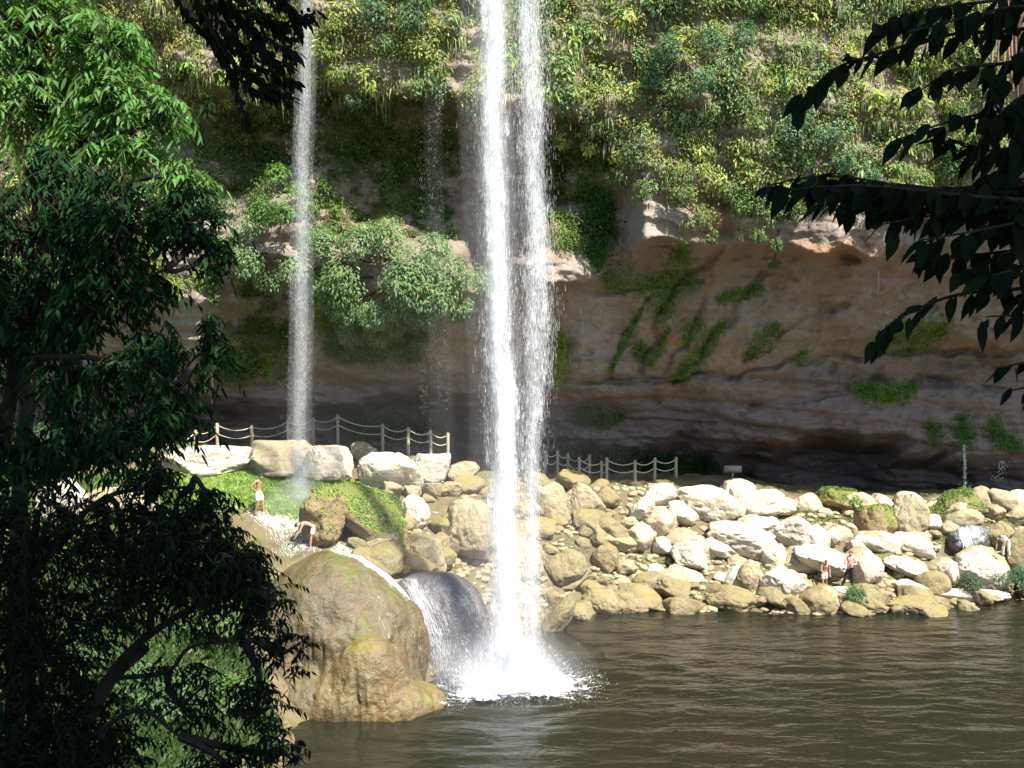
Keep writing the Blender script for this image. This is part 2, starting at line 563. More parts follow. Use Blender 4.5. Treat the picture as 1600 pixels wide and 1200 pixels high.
# ------------------------------------------------------------------ cliff
LEFT = [(-500, 44), (0, 46), (200, 47.5), (350, 48.5), (450, 49.5), (520, 51), (600, 53), (640, 54.5), (700, 56), (760, 58), (900, 60)]
CT = {
    -700: LEFT, 100: LEFT,
    280: [(-500, 44), (0, 46), (90, 46.8), (150, 48.5), (200, 49.8), (300, 50), (340, 49.3), (380, 49), (470, 50), (560, 52), (600, 53.5), (640, 56), (700, 58.5), (760, 60), (900, 60)],
    450: [(-500, 44), (0, 46), (110, 47), (150, 48.5), (190, 51), (250, 52), (270, 51), (300, 49.6), (400, 48.3), (430, 50.6), (500, 53), (580, 54), (615, 55), (640, 58), (700, 60), (760, 61), (900, 61)],
    600: [(-500, 44), (0, 46.3), (100, 47), (140, 47.6), (175, 50.8), (250, 52), (340, 52.2), (370, 50.4), (400, 48.9), (470, 48.2), (490, 50.2), (540, 53), (570, 54), (615, 55.5), (640, 59), (700, 62), (760, 63), (900, 63)],
    700: [(-500, 44), (0, 46.4), (140, 47.6), (175, 50.2), (250, 52), (340, 52.3), (370, 51), (400, 49.4), (465, 48.4), (485, 50.6), (540, 53.5), (600, 55), (640, 58), (700, 61), (760, 62), (900, 62)],
    760: [(-500, 44), (0, 46.4), (140, 47.6), (175, 50), (250, 52), (360, 52.3), (400, 52), (460, 52), (520, 53.5), (600, 55), (640, 57), (700, 59.5), (760, 62), (900, 62)],
    860: [(-500, 44), (0, 46.4), (150, 47.5), (180, 49.2), (260, 51), (300, 51), (320, 49.6), (430, 48.3), (442, 50.6), (520, 53), (590, 54.8), (612, 55.2), (640, 57), (700, 58.5), (740, 62), (900, 62)],
    960: [(-500, 44), (0, 46.4), (180, 47.5), (220, 48.5), (300, 50.5), (340, 51), (400, 51.3), (440, 52), (450, 52.5), (520, 53.6), (600, 55), (630, 55.6), (650, 57.2), (700, 58.2), (720, 60.5), (760, 63), (900, 63)],
    1010: [(-500, 44), (0, 46.4), (200, 47.7), (300, 47.6), (350, 47.2), (388, 47.3), (400, 49.6), (450, 52), (550, 54), (600, 55), (625, 55.6), (645, 57), (700, 58.2), (730, 61), (760, 63), (900, 63)],
    1150: [(-500, 44), (0, 46.4), (200, 47.7), (300, 48.3), (360, 48.7), (395, 49.1), (410, 50.5), (450, 51.8), (550, 54), (590, 54.7), (610, 55.5), (640, 56.5), (690, 57.6), (705, 59), (725, 62), (760, 64), (900, 64)],
    1300: [(-500, 44), (0, 46.4), (250, 47.7), (330, 47.9), (375, 47.7), (405, 47.6), (415, 49.6), (450, 51.4), (545, 53.8), (560, 55), (600, 55.8), (670, 56.3), (695, 57), (710, 59.5), (730, 63), (760, 64), (900, 64)],
    1450: [(-500, 44), (0, 46.4), (250, 47.7), (310, 47.8), (340, 49), (400, 50), (450, 51.3), (530, 53.5), (545, 55), (620, 55.8), (690, 56.5), (710, 58), (730, 61), (760, 61.5), (900, 61.5)],
    1600: [(-500, 44), (0, 46.4), (250, 47.5), (310, 48.8), (400, 50), (450, 51.3), (530, 53.5), (555, 55), (620, 55.8), (690, 56.5), (720, 58), (740, 59), (900, 60)],
    2300: [(-500, 44), (0, 46.4), (250, 47.5), (310, 48.8), (400, 50), (450, 51.3), (530, 53.5), (555, 55), (620, 55.8), (690, 56.5), (720, 58), (740, 59), (900, 60)],
}
cpx = np.concatenate([np.arange(-700, -20, 12.), np.arange(-20, 1620, 2.5), np.arange(1620, 2301, 12.)])
cpy = np.concatenate([np.arange(-700, -10, 8.), np.arange(-10, 800, 2.2), np.arange(800, 901, 10.)])
ks = sorted(CT)
UPPER = [(-700, 7.5), (-500, 6.0), (0, 1.9), (150, 0.6), (260, 0), (900, 0)]      # the planted face leans back as it rises
prof = np.array([np.interp(cpy, [a for a, b in CT[k]], [b for a, b in CT[k]]) for k in ks])
prof = prof + np.interp(cpy, [a for a, b in UPPER], [b for a, b in UPPER])[None]
ti = np.searchsorted(ks, cpx, side='right').clip(1, len(ks) - 1)
k0 = np.array(ks)[ti - 1]
k1 = np.array(ks)[ti]
tt = (cpx - k0) / (k1 - k0)
tt = tt * tt * (3 - 2 * tt)
CY = (prof[ti - 1] * (1 - tt)[:, None] + prof[ti] * tt[:, None]).T      # rows py, cols px
PX, PY = np.meshgrid(cpx, cpy)
# wobble the ledges so that no lip runs dead straight
wob = at_np(PX, PY, CY)
sh = 22 * fbm(np.stack([wob[..., 0] * 0.35, 0 * PX, wob[..., 2] * 0.12], -1), 3, 41)
rowf = np.interp(PY + sh, cpy, np.arange(len(cpy)))
r0 = np.clip(rowf.astype(int), 0, len(cpy) - 2)
fr = rowf - r0
ci = np.arange(len(cpx))[None, :].repeat(len(cpy), 0)
CY = CY[r0, ci] * (1 - fr) + CY[r0 + 1, ci] * fr
wp = at_np(PX, PY, CY)
up = np.clip((470 - PY) / 120, 0, 1)
n = 0.9 * up * fbm(wp * np.array([0.22, 0.2, 0.16]), 4, 51)
n = n + 0.30 * fbm(wp * np.array([0.5, 0.5, 0.8]), 4, 61)
strata = fbm(np.stack([wp[..., 0] * 0.09, 0 * PX, wp[..., 2] * 1.5 + 0.12 * wp[..., 0] + 0.5 * vnoise(wp * 0.3, 8)], -1), 3, 71)
lowm = np.clip((PY - 380) / 40, 0, 1) * (0.35 + 0.65 * np.clip((PY - 560) / 40, 0, 1))
bed = wp[..., 2] / 1.25 + 0.05 * wp[..., 0] + 0.55 * fbm(wp * np.array([0.16, 0.16, 0.22]), 3, 77)
bf = bed - np.floor(bed)
n = n + lowm * 0.42 * (np.clip(bf / 0.16, 0, 1) * (1 - 0.7 * np.clip((bf - 0.16) / 0.84, 0, 1)) - 0.4) * (0.5 + 0.8 * np.clip(vnoise(wp * np.array([0.2, 0.2, 0.35]), 78) + 0.3, 0, 1))
n = n + 0.2 * strata
rid = 1 - np.abs(fbm(wp * np.array([1.3, 1.0, 1.7]), 4, 81))
n = n + 0.20 * (rid - 0.6)
GROOVES = [([(1330, 470), (1240, 500), (1165, 562)], 6, .35), ([(1185, 430), (1125, 515), (1048, 605)], 7, .45), ([(1120, 395), (1062, 440), (1028, 500), (1005, 585)], 7, .45), ([(1015, 465), (975, 530), (942, 600)], 4, .3),
           ([(1100, 470), (1070, 530), (1040, 580)], 5, .3), ([(1480, 505), (1370, 530), (1300, 575)], 6, .3), ([(1560, 590), (1430, 600), (1320, 660)], 6, .3), ([(880, 445), (950, 455), (1100, 440)], 5, .3),
           ([(890, 500), (940, 520), (985, 520)], 2, .12), ([(880, 590), (960, 600), (1150, 585), (1300, 556), (1600, 545)], 5, .5), ([(1150, 640), (1350, 600), (1600, 610)], 7, .3), ([(900, 645), (1100, 650), (1250, 690)], 6, .3)]
for pl, gw, gd in GROOVES:
    dist = np.full(PX.shape, 1e9)
    jx = PX + 9 * vnoise(np.stack([PX / 28, PY / 28, 0 * PX], -1), 131)
    jy = PY + 9 * vnoise(np.stack([PX / 28, PY / 28, 0 * PX + 9], -1), 132)
    for (ax, ay), (bx, by) in zip(pl[:-1], pl[1:]):
        t = np.clip(((jx - ax) * (bx - ax) + (jy - ay) * (by - ay)) / ((bx - ax) ** 2 + (by - ay) ** 2), 0, 1)
        dist = np.minimum(dist, np.hypot(jx - ax - t * (bx - ax), jy - ay - t * (by - ay)))
    n = n - gd * np.exp(-(dist / gw) ** 2)
CY = CY - n
CW = at_np(PX, PY, CY)
ST = np.zeros(PX.shape + (3,))
for ch, bx, by, bw, bh, am in ((0, 1300, 392, 85, 16, 1), (0, 1120, 350, 22, 45, .8), (0, 1035, 528, 25, 14, 1), (0, 1052, 603, 14, 14, 1), (0, 1160, 568, 30, 12, .8), (0, 868, 350, 18, 50, .8), (0, 1240, 692, 70, 10, .7), (0, 1400, 420, 30, 25, .7),
                               (0, 500, 590, 90, 14, .5), (0, 880, 620, 60, 10, .6), (0, 915, 210, 40, 30, .6), (0, 1550, 535, 120, 14, .4), (0, 560, 345, 60, 20, .5),
                               (1, 930, 515, 55, 65, 1), (1, 1020, 335, 45, 40, .8), (1, 1560, 275, 50, 25, .8), (1, 690, 520, 60, 50, .5), (1, 900, 425, 40, 14, .8), (1, 1180, 500, 90, 40, .35), (1, 300, 370, 40, 60, .7), (1, 290, 490, 40, 30, .7),
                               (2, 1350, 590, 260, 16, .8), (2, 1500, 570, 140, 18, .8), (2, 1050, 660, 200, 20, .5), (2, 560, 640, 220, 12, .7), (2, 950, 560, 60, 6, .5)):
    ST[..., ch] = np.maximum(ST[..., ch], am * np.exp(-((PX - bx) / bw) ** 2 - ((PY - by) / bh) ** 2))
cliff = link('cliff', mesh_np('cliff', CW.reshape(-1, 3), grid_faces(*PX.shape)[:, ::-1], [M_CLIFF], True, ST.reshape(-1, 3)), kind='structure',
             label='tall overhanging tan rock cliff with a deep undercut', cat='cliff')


def cliff_at(px, py):
    """points and outward normals of the cliff face at photo coordinates"""
    px = np.asarray(px, float)
    py = np.asarray(py, float)
    c = np.interp(px, cpx, np.arange(len(cpx)))
    r = np.interp(py, cpy, np.arange(len(cpy)))
    c0 = np.clip(c.astype(int), 0, len(cpx) - 2)
    r0 = np.clip(r.astype(int), 0, len(cpy) - 2)
    a, b = (c - c0)[:, None], (r - r0)[:, None]
    p = (CW[r0, c0] * (1 - a) + CW[r0, c0 + 1] * a) * (1 - b) + (CW[r0 + 1, c0] * (1 - a) + CW[r0 + 1, c0 + 1] * a) * b
    cm, cp_, rm, rp = (c0 - 4).clip(0), (c0 + 5).clip(0, len(cpx) - 1), (r0 - 4).clip(0), (r0 + 5).clip(0, len(cpy) - 1)
    nn = norm(np.cross(CW[rp, c0] - CW[rm, c0], CW[r0, cp_] - CW[r0, cm]))
    nn = np.where(nn[:, 1:2] > 0, -nn, nn)
    return p, nn


# ------------------------------------------------------------------ leaves
def leaves(P, D, N, L, Wd, droop=0.15, fold=0.25, shape=0.45, tint=None):
    """flat arrays of leaf blades: base P, direction D, face normal N -> verts, faces, tints"""
    n = len(P)
    L = np.broadcast_to(np.asarray(L, float), (n,))[:, None]
    Wd = np.broadcast_to(np.asarray(Wd, float), (n,))[:, None]
    D = norm(D)
    Sd = norm(np.cross(D, N))
    Nn = np.cross(Sd, D)
    dz = np.array([[0, 0, -1.]])
    m1 = P + D * L * shape * 0.55 + dz * L * droop * 0.15
    m2 = P + D * L * (shape * 0.55 + 0.4) + dz * L * droop * 0.5
    tip = P + D * L + dz * L * droop
    a1, a2 = m1 + Sd * Wd * 0.46 + Nn * Wd * fold, m1 - Sd * Wd * 0.46 + Nn * Wd * fold
    b1, b2 = m2 + Sd * Wd * 0.40 + Nn * Wd * fold, m2 - Sd * Wd * 0.40 + Nn * Wd * fold
    V = np.stack([P, a1, b1, tip, b2, a2], 1).reshape(-1, 3)
    i = np.arange(n)[:, None] * 6
    F = np.concatenate([i + np.array([[0, 1, 2, 3]]), i + np.array([[0, 3, 4, 5]])])
    T = None if tint is None else np.repeat(tint, 6, 0)
    return V, F, T


def leaves_ovate(P, D, N, L, Wd, droop=0.15, fold=0.2, tint=None):
    """near leaves: ten point ovate blades with a pointed tip and a bent midrib"""
    n = len(P)
    L = np.broadcast_to(np.asarray(L, float), (n,))[:, None]
    Wd = np.broadcast_to(np.asarray(Wd, float), (n,))[:, None]
    D = norm(D)
    Sd = norm(np.cross(D, N))
    Nn = np.cross(Sd, D)
    dz = np.array([[0, 0, -1.]])
    V = [P]
    for side in (1, -1):
        for t, w in ((.12, .24), (.30, .47), (.52, .50), (.74, .33), (.89, .13)):
            V.append(P + D * L * t + dz * L * droop * t * t + Sd * Wd * w * side + Nn * Wd * fold * w)
    V.append(P + D * L + dz * L * droop)
    V = np.stack(V, 1).reshape(-1, 3)
    i = np.arange(n)[:, None] * 12
    F = np.concatenate([i + np.array([[0, 1, 2, 3, 4, 5, 11]]), i + np.array([[0, 11, 10, 9, 8, 7, 6]])])
    return V, F, np.repeat(tint, 12, 0)


def rand_dir(n):
    return norm(rng.normal(size=(n, 3)))


def jit(col, n, v=0.18, h=0.12):
    c = np.array(col)[None] * (1 + v * rng.normal(size=(n, 1))) * (1 + h * rng.normal(size=(n, 3)))
    return np.clip(c, 0.004, 0.6)


YG, BG, MG, DG, OG = (0.31, 0.36, 0.10), (0.17, 0.25, 0.105), (0.19, 0.27, 0.07), (0.05, 0.09, 0.02), (0.28, 0.27, 0.09)


def clump(c, nrm, r, nleaf, ll, col, dens=1.0, flat=0.6, wr=0.5):
    """one bushy clump of leaves on a surface: returns leaf arrays"""
    d = rand_dir(nleaf)
    d = np.where((d @ nrm)[:, None] < -0.1, -d, d)
    rad = r * rng.uniform(0.35, 1.0, nleaf) ** 0.6
    lob = 1 + 0.35 * vnoise(d * 2.2 + c, 3)
    p = c + d * (rad * lob)[:, None]
    p = p + nrm * r * 0.1
    N = norm(d + np.array([0.1, -0.3, 0.9]) * 0.8 + 0.5 * rng.normal(size=(nleaf, 3)))
    D = norm(d * 0.6 + np.array([0, 0, -0.5]) + 0.6 * rng.normal(size=(nleaf, 3)))
    D = norm(D - N * np.sum(D * N, 1, keepdims=True))
    return leaves(p, D, N, ll * rng.uniform(0.7, 1.3, nleaf), ll * wr * rng.uniform(0.7, 1.2, nleaf), 0.2, 0.15, tint=jit(col, nleaf))


def tuft(c, nrm, r, nb, ll, col):
    """hanging blades"""
    a = rng.uniform(-1, 1, nb)
    sd = norm(np.cross(nrm, [0, 0, 1.]))
    out = norm(nrm[None] * rng.uniform(0.3, 1.0, (nb, 1)) + sd[None] * (a[:, None] * 0.6 + 0.45 * rng.normal(size=(nb, 1))) + np.array([0, 0, 0.6]) * rng.uniform(0, 1, (nb, 1)))
    l = ll * rng.uniform(0.35, 1.4, nb)
    w = 0.010 + 0.016 * rng.random(nb)
    p0 = c + sd * (a * r)[:, None] + rng.normal(size=(nb, 3)) * 0.06
    side = norm(np.cross(out, np.array([[0, 0, 1.]])) + 0.2 * rng.normal(size=(nb, 3)))
    t = np.array([0, 0.35, 0.7, 1.0])
    ctr = p0[:, None] + out[:, None] * (l[:, None] * (t * (1 - 0.45 * t))[None] * 0.75)[..., None] + np.array([0, 0, -1.]) * (l[:, None] * (t ** 2)[None] * 0.85)[..., None]
    ww = np.array([1, 1.1, 0.8, 0.1])[None] * w[:, None]
    A = ctr + side[:, None] * ww[..., None]
    B = ctr - side[:, None] * ww[..., None]
    V = np.stack([A, B], 2).reshape(-1, 3)
    i = np.arange(nb)[:, None] * 8
    F = np.concatenate([i + np.array([[0, 2, 3, 1]]), i + np.array([[2, 4, 5, 3]]), i + np.array([[4, 6, 7, 5]])])
    return V, F, np.repeat(jit(col, nb, 0.2), 8, 0)


class LB:
    def __init__(s):
        s.v, s.f, s.t, s.n = [], [], [], 0

    def add(s, vft):
        v, f, t = vft
        s.v.append(v)
        s.f.append(f + s.n)
        s.t.append(t)
        s.n += len(v)

    def mesh(s, name, mat=None):
        return mesh_np(name, np.concatenate(s.v), [np.concatenate(s.f)], [mat or M_LEAF], False, np.concatenate(s.t))


# lower limit of the plant cover on the face, and holes of bare rock in it
lip_x = [-300, 100, 280, 330, 400, 480, 560, 640, 740, 850, 900, 960, 1000, 1060, 1130, 1200, 1290, 1400, 1500, 1600, 1900]
lip_y = [560, 560, 330, 160, 150, 155, 170, 165, 155, 160, 205, 270, 305, 318, 345, 340, 320, 305, 285, 270, 270]
HOLES = [(1020, 330, 60, 42), (1135, 320, 16, 60), (1300, 360, 90, 30), (715, 115, 26, 28), (335, 55, 22, 50), (1035, 225, 16, 22), (1170, 90, 8, 60), (950, 80, 14, 14), (880, 190, 30, 12), (1540, 280, 40, 25), (300, 370, 30, 40), (1290, 60, 6, 60)]
veg = LB()
npt = 5600
qx = rng.uniform(-250, 1850, npt)
qy = rng.uniform(-130, 560, npt)
lim = np.interp(qx, lip_x, lip_y) + 16 * rng.normal(size=npt)
keep = qy < lim
nz = fbm(np.stack([qx / 90, qy / 60, 0 * qx], -1), 3, 91)
keep &= nz > -0.75 + 0.35 * rng.normal(size=npt)
for hx, hy, hw, hh in HOLES:
    keep &= ((qx - hx) / hw) ** 2 + ((qy - hy) / hh) ** 2 > rng.uniform(0.6, 1.2, npt)
qx, qy = qx[keep], qy[keep]
CP, CN = cliff_at(qx, qy)
kind = vnoise(np.stack([qx / 75, qy / 75, 0 * qx + 3], -1), 101) + 0.35 * rng.normal(size=len(qx))
for i in range(len(qx)):
    k = kind[i]
    if rng.random() < 0.24:
        col = (0.30, 0.30, 0.14) if rng.random() < 0.5 else (0.2, 0.24, 0.11)
        veg.add(tuft(CP[i] + CN[i] * 0.05, CN[i], rng.uniform(0.2, 0.5), int(rng.integers(18, 40)), rng.uniform(0.3, 0.85), col))
    elif k > 0.42:
        veg.add(clump(CP[i], CN[i], rng.uniform(0.25, 0.5), int(rng.integers(40, 70)), 0.15, YG))
    elif k > -0.38:
        veg.add(clump(CP[i], CN[i], rng.uniform(0.25, 0.6), int(rng.integers(45, 80)), 0.13, OG if rng.random() < 0.5 else MG))
    else:
        veg.add(clump(CP[i], CN[i], rng.uniform(0.3, 0.7), int(rng.integers(50, 90)), 0.14, BG))
# larger leaved plants standing out of the cover
qx, qy = rng.uniform(300, 1600, 150), rng.uniform(-20, 330, 150)
k_ = qy < np.interp(qx, lip_x, lip_y)
CP, CN = cliff_at(qx[k_], qy[k_])
for i in range(len(CP)):
    veg.add(clump(CP[i] + CN[i] * .2, CN[i], rng.uniform(0.35, 0.6), int(rng.integers(16, 34)), rng.uniform(.24, .36), [YG, MG, BG][int(rng.integers(3))], wr=.42))
# scattered plants on the shaded recess walls
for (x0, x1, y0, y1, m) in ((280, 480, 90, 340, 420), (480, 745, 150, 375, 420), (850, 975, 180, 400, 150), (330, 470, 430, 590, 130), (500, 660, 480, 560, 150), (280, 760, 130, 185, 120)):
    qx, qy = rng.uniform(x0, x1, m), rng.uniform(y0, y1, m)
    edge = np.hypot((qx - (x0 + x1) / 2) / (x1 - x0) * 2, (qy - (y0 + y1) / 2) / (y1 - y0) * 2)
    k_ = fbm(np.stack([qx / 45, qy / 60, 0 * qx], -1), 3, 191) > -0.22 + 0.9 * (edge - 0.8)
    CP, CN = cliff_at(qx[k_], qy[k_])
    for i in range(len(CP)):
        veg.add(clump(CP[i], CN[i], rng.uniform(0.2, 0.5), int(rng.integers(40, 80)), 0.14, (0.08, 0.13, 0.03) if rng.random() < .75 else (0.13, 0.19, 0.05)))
# thin ground-hugging growth between the clumps
n0 = 95000
qx = rng.uniform(-250, 1850, n0)
qy = rng.uniform(-130, 560, n0)
keep = (qy < np.interp(qx, lip_x, lip_y) + 20 * rng.normal(size=n0))
for hx, hy, hw, hh in HOLES:
    keep &= ((qx - hx) / hw) ** 2 + ((qy - hy) / hh) ** 2 > rng.uniform(0.5, 1.3, n0)
qx, qy = qx[keep], qy[keep]
CP, CN = cliff_at(qx, qy)
n0 = len(qx)
nn = norm(CN + np.array([0, 0, 0.5]) + 0.5 * rng.normal(size=(n0, 3)))
dd = norm(np.array([0, 0, -0.8]) + 0.6 * rng.normal(size=(n0, 3)))
mixc = (0.5 + 0.5 * np.tanh(3 * vnoise(np.stack([qx / 60, qy / 80, 0 * qx], -1), 77)))[:, None]
veg.add(leaves(CP + CN * rng.uniform(0.02, 0.2, (n0, 1)), dd, nn, rng.uniform(0.1, 0.22, n0), rng.uniform(0.04, 0.09, n0), 0.2, 0.1,
               tint=jit((1, 1, 1), n0) * (np.array(OG)[None] * mixc + np.array(MG)[None] * (1 - mixc))))
link('cliff_vegetation', veg.mesh('cliff_vegetation'), kind='stuff', label='hanging ferns grasses and creepers covering the upper cliff', cat='vegetation')


def cliff_shrub(name, blobs, col, ll, label, group=None, cat='shrub', col2=None):
    """blobs: (px, py, radius in metres, lift); one shrub with foliage and stem"""
    lb = LB()
    st = MB()
    c0 = None
    for (bx, by, br, lift) in blobs:
        p, nn = cliff_at([bx], [by])
        c = p[0] + nn[0] * (lift + 0.25)
        if c0 is None:
            c0 = p[0]
        nl = int(330 * br * br / (ll / 0.13) ** 2 * 3.2)
        lb.add(clump(c, nn[0], br, max(nl, 60), ll, col))
        if col2:
            lb.add(clump(c, nn[0], br * 0.95, max(nl // 3, 20), ll, col2))
        q = curve_pts([c0 - nn[0] * 0.1, c0 * 0.5 + c * 0.5 + np.array([0, 0, -0.1]), c], 6)
        st.tube(q, np.linspace(0.05, 0.02, 6), 5)
    e = bpy.data.objects.new(name, None)
    COL.objects.link(e)
    e.location = c0
    e['label'], e['category'] = label, cat
    if group:
        e['group'] = group
    for nm, me in (('foliage', lb.mesh('foliage')), ('stem', st.mesh('stem', M_BARK))):
        o = link(nm, me, e)
        o.location = -Vector(c0)
    return e


GS = 'shrubs rooted in the cliff face'
cliff_shrub('cliff_shrub', [(640, 425, 1.2, .5), (560, 425, 1.1, .5), (600, 400, 1.0, .5), (690, 432, 1.1, .5), (722, 445, 0.8, .5), (665, 405, .8, .5), (520, 430, 1.0, .4), (665, 460, 0.9, .5), (590, 455, 1.0, .5), (700, 465, .7, .4), (625, 470, .8, .4), (610, 490, .6, .3), (550, 470, .8, .3), (575, 400, 1.0, .6), (620, 440, 1.1, .8), (655, 440, 1.1, .8), (535, 445, .9, .6), (680, 455, .9, .7), (500, 440, .8, .4), (590, 500, .7, .3), (550, 500, .7, .3), (510, 405, .8, .4)], (0.14, 0.21, 0.09), 0.16, 'wide leafy green shrub on the ledge between the two waterfalls', GS, col2=(0.17, 0.25, 0.09))
cliff_shrub('cliff_shrub', [(445, 295, 0.7, .4), (435, 330, .7, .4), (455, 350, .6, .4), (415, 350, .6, .4), (465, 320, .5, .4)], (0.10, 0.20, 0.04), 0.17, 'bright green broad leaved shrub just left of the thin waterfall', GS)
cliff_shrub('cliff_shrub', [(400, 395, 0.8, .4), (370, 385, .8, .4), (430, 410, .8, .4), (500, 395, .7, .4), (455, 400, .8, .4), (395, 360, .6, .3)], (0.15, 0.22, 0.09), 0.14, 'pale green shrub spreading low behind the thin waterfall', GS)
cliff_shrub('cliff_shrub', [(1060, 95, 0.8, .3), (1110, 80, .6, .3), (1040, 130, .6, .3), (1090, 120, .6, .3), (1150, 60, .6, .3)], (0.075, 0.15, 0.075), 0.14, 'blue green shrub high on the cliff right of the main waterfall', GS)
cliff_shrub('cliff_shrub', [(1250, 190, 0.6, .3), (1230, 215, .6, .3), (1280, 225, .5, .3), (1300, 205, .45, .3)], (0.085, 0.16, 0.08), 0.14, 'blue green shrub in the middle of the right cliff face', GS)
cliff_shrub('cliff_shrub', [(1320, 255, 0.55, .3), (1350, 270, .45, .3)], (0.085, 0.165, 0.08), 0.13, 'round blue green shrub above the bare orange rock lip', GS)
cliff_shrub('cliff_shrub', [(580, 30, 0.8, .3), (640, 40, .7, .3), (600, 70, .5, .3), (660, 15, .6, .3)], (0.07, 0.13, 0.05), 0.16, 'dark green shrub high up left of the main waterfall', GS)
cliff_shrub('cliff_shrub', [(520, 50, 0.5, .25), (510, 85, .5, .25), (535, 110, .45, .25)], (0.14, 0.19, 0.04), 0.15, 'yellow green shrub beside the top of the thin waterfall', GS)
cliff_shrub('cliff_shrub', [(560, 140, 0.45, .2), (575, 160, .4, .2), (610, 165, .35, .2)], (0.10, 0.15, 0.07), 0.13, 'small pale shrub hanging over the dark recess', GS)
cliff_shrub('cliff_shrub', [(1050, 300, 0.6, .3), (1080, 340, .55, .3), (1095, 365, .35, .3), (1060, 270, .5, .2)], (0.12, 0.16, 0.05), 0.13, 'hanging yellow green shrub draped over the pale rock boss', GS)
cliff_shrub('cliff_shrub', [(1220, 330, 0.4, .2), (1215, 370, .35, .2), (1210, 395, .3, .2), (1240, 325, .4, .2)], (0.07, 0.14, 0.04), 0.13, 'narrow shrub trailing down beside the orange rock lip', GS)
cliff_shrub('cliff_shrub', [(1480, 230, 0.7, .3), (1470, 270, .5, .3), (1500, 190, .6, .3)], (0.06, 0.12, 0.035), 0.15, 'dark bushy shrub near the right end of the cliff', GS)
cliff_shrub('cliff_shrub', [(890, 210, 0.5, .2), (930, 215, .45, .2), (975, 235, .4, .2)], YG, 0.15, 'yellow leaved shrub beside the narrow right strand of water', GS)
cliff_shrub('cliff_shrub', [(1000, 240, 0.7, .25), (985, 270, .55, .25), (1010, 290, .5, .25)], (0.10, 0.14, 0.05), 0.16, 'fern like drooping shrub above the pale rock boss', GS)
cliff_shrub('cliff_shrub', [(300, 430, 0.6, .3), (270, 440, .7, .3), (245, 400, .7, .3)], (0.15, 0.2, 0.04), 0.15, 'yellow green shrub behind the dark left trees', GS)
cliff_shrub('cliff_shrub', [(20, 560, 0.8, .3), (60, 590, .7, .3), (30, 610, .7, .3)], (0.09, 0.17, 0.06), 0.15, 'sunlit shrub seen through the gap at the left edge', GS)


def moss_patch(poly, wid, n, col, label, name='moss_foliage', ll=0.10, thick=0.14, cat='moss'):
    """poly: photo polyline on the cliff, wid: half width in pixels"""
    pl = np.array(poly, float)
    seg = np.linalg.norm(np.diff(pl, axis=0), axis=1)
    u = rng.random(n) * seg.sum()
    cs = np.concatenate([[0], np.cumsum(seg)])
    k = np.clip(np.searchsorted(cs, u, side='right') - 1, 0, len(seg) - 1)
    f = ((u - cs[k]) / seg[k])[:, None]
    q = pl[k] * (1 - f) + pl[k + 1] * f
    tt = u / seg.sum()
    ww = wid * (0.45 + 0.75 * np.sqrt(np.clip(4 * tt * (1 - tt), 0, 1))) * (1 + 0.5 * vnoise(np.stack([u / 18, 0 * u, 0 * u], -1), int(pl[0, 0])))
    q = q + rng.normal(size=(n, 2)) * ww[:, None] * 0.5
    P, N = cliff_at(q[:, 0], q[:, 1])
    h = rng.random((n, 1)) ** 1.5
    N2 = norm(N + np.array([0, 0, 0.5]) + 0.45 * rng.normal(size=(n, 3)))
    D = norm(np.array([0, 0, -0.7]) + 0.6 * rng.normal(size=(n, 3)))
    v, fa, t = leaves(P + N * (0.01 + thick * h), D, N2, ll * rng.uniform(0.6, 1.4, n), ll * 0.55, 0.2, 0.1, tint=jit(col, n, 0.22))
    return link(name, mesh_np(name, v, [fa], [M_MOSS], False, t), label=label, cat=cat, group='green patches on the shaded rock wall')


MG2 = (0.10, 0.17, 0.03)
cliff_shrub('cliff_shrub', [(1165, 310, 0.6, .3), (1190, 335, .5, .3), (1180, 355, .4, .2), (1150, 290, .5, .3)], (0.13, 0.20, 0.06), 0.13, 'leafy shrub hanging over the lip between the pale boss and the orange rock', GS)
cliff_shrub('cliff_shrub', [(1390, 290, 0.6, .3), (1420, 280, .6, .3), (1360, 300, .45, .3)], (0.16, 0.22, 0.07), 0.13, 'yellowish shrub on the lip above the dark right branch', GS)
cliff_shrub('cliff_shrub', [(860, 250, 0.5, .2), (870, 280, .5, .2), (900, 290, .4, .2)], (0.10, 0.16, 0.04), 0.14, 'leafy shrub in the shade just right of the right water strand', GS)
moss_patch([(1068, 385), (1060, 430), (1030, 495)], 22, 2600, MG2, 'tall green moss patch running down from the pale rock boss')
moss_patch([(940, 432), (1000, 445), (1090, 440)], 17, 2200, MG2, 'broad moss patch lying across the top of the grey slab')
moss_patch([(1122, 468), (1150, 458), (1190, 448)], 11, 900, MG2, 'wedge of moss pointing right under the overhang')
moss_patch([(1093, 500), (1072, 530)], 11, 600, MG2, 'short upright moss patch between two longer streaks')
moss_patch([(1130, 505), (1100, 545), (1052, 596)], 12, 1700, MG2, 'longest slanting moss streak with rusty lower tip')
moss_patch([(1215, 505), (1190, 535), (1166, 555)], 13, 1100, (0.08, 0.14, 0.03), 'dim slanting moss patch right of the longest streak')
moss_patch([(1002, 480), (975, 535), (950, 580)], 6, 700, MG2, 'thin line of moss along the crack of the grey slab')
moss_patch([(1000, 535), (1000, 560)], 12, 550, (0.08, 0.14, 0.025), 'small round moss tuft beside the grey slab')
moss_patch([(1045, 512), (1030, 545), (1015, 570)], 9, 700, MG2, 'curved moss streak with orange stain above it')
moss_patch([(1245, 556), (1265, 548)], 6, 250, MG2, 'tiny moss dab just above the dark strata band')
moss_patch([(1365, 535), (1410, 528), (1475, 512)], 19, 2600, (0.09, 0.17, 0.02), 'wide bright moss patch behind the hanging right branch')
moss_patch([(1335, 605), (1385, 615), (1430, 605)], 19, 2600, (0.075, 0.16, 0.02), 'large fan of moss on the lower shaded wall')
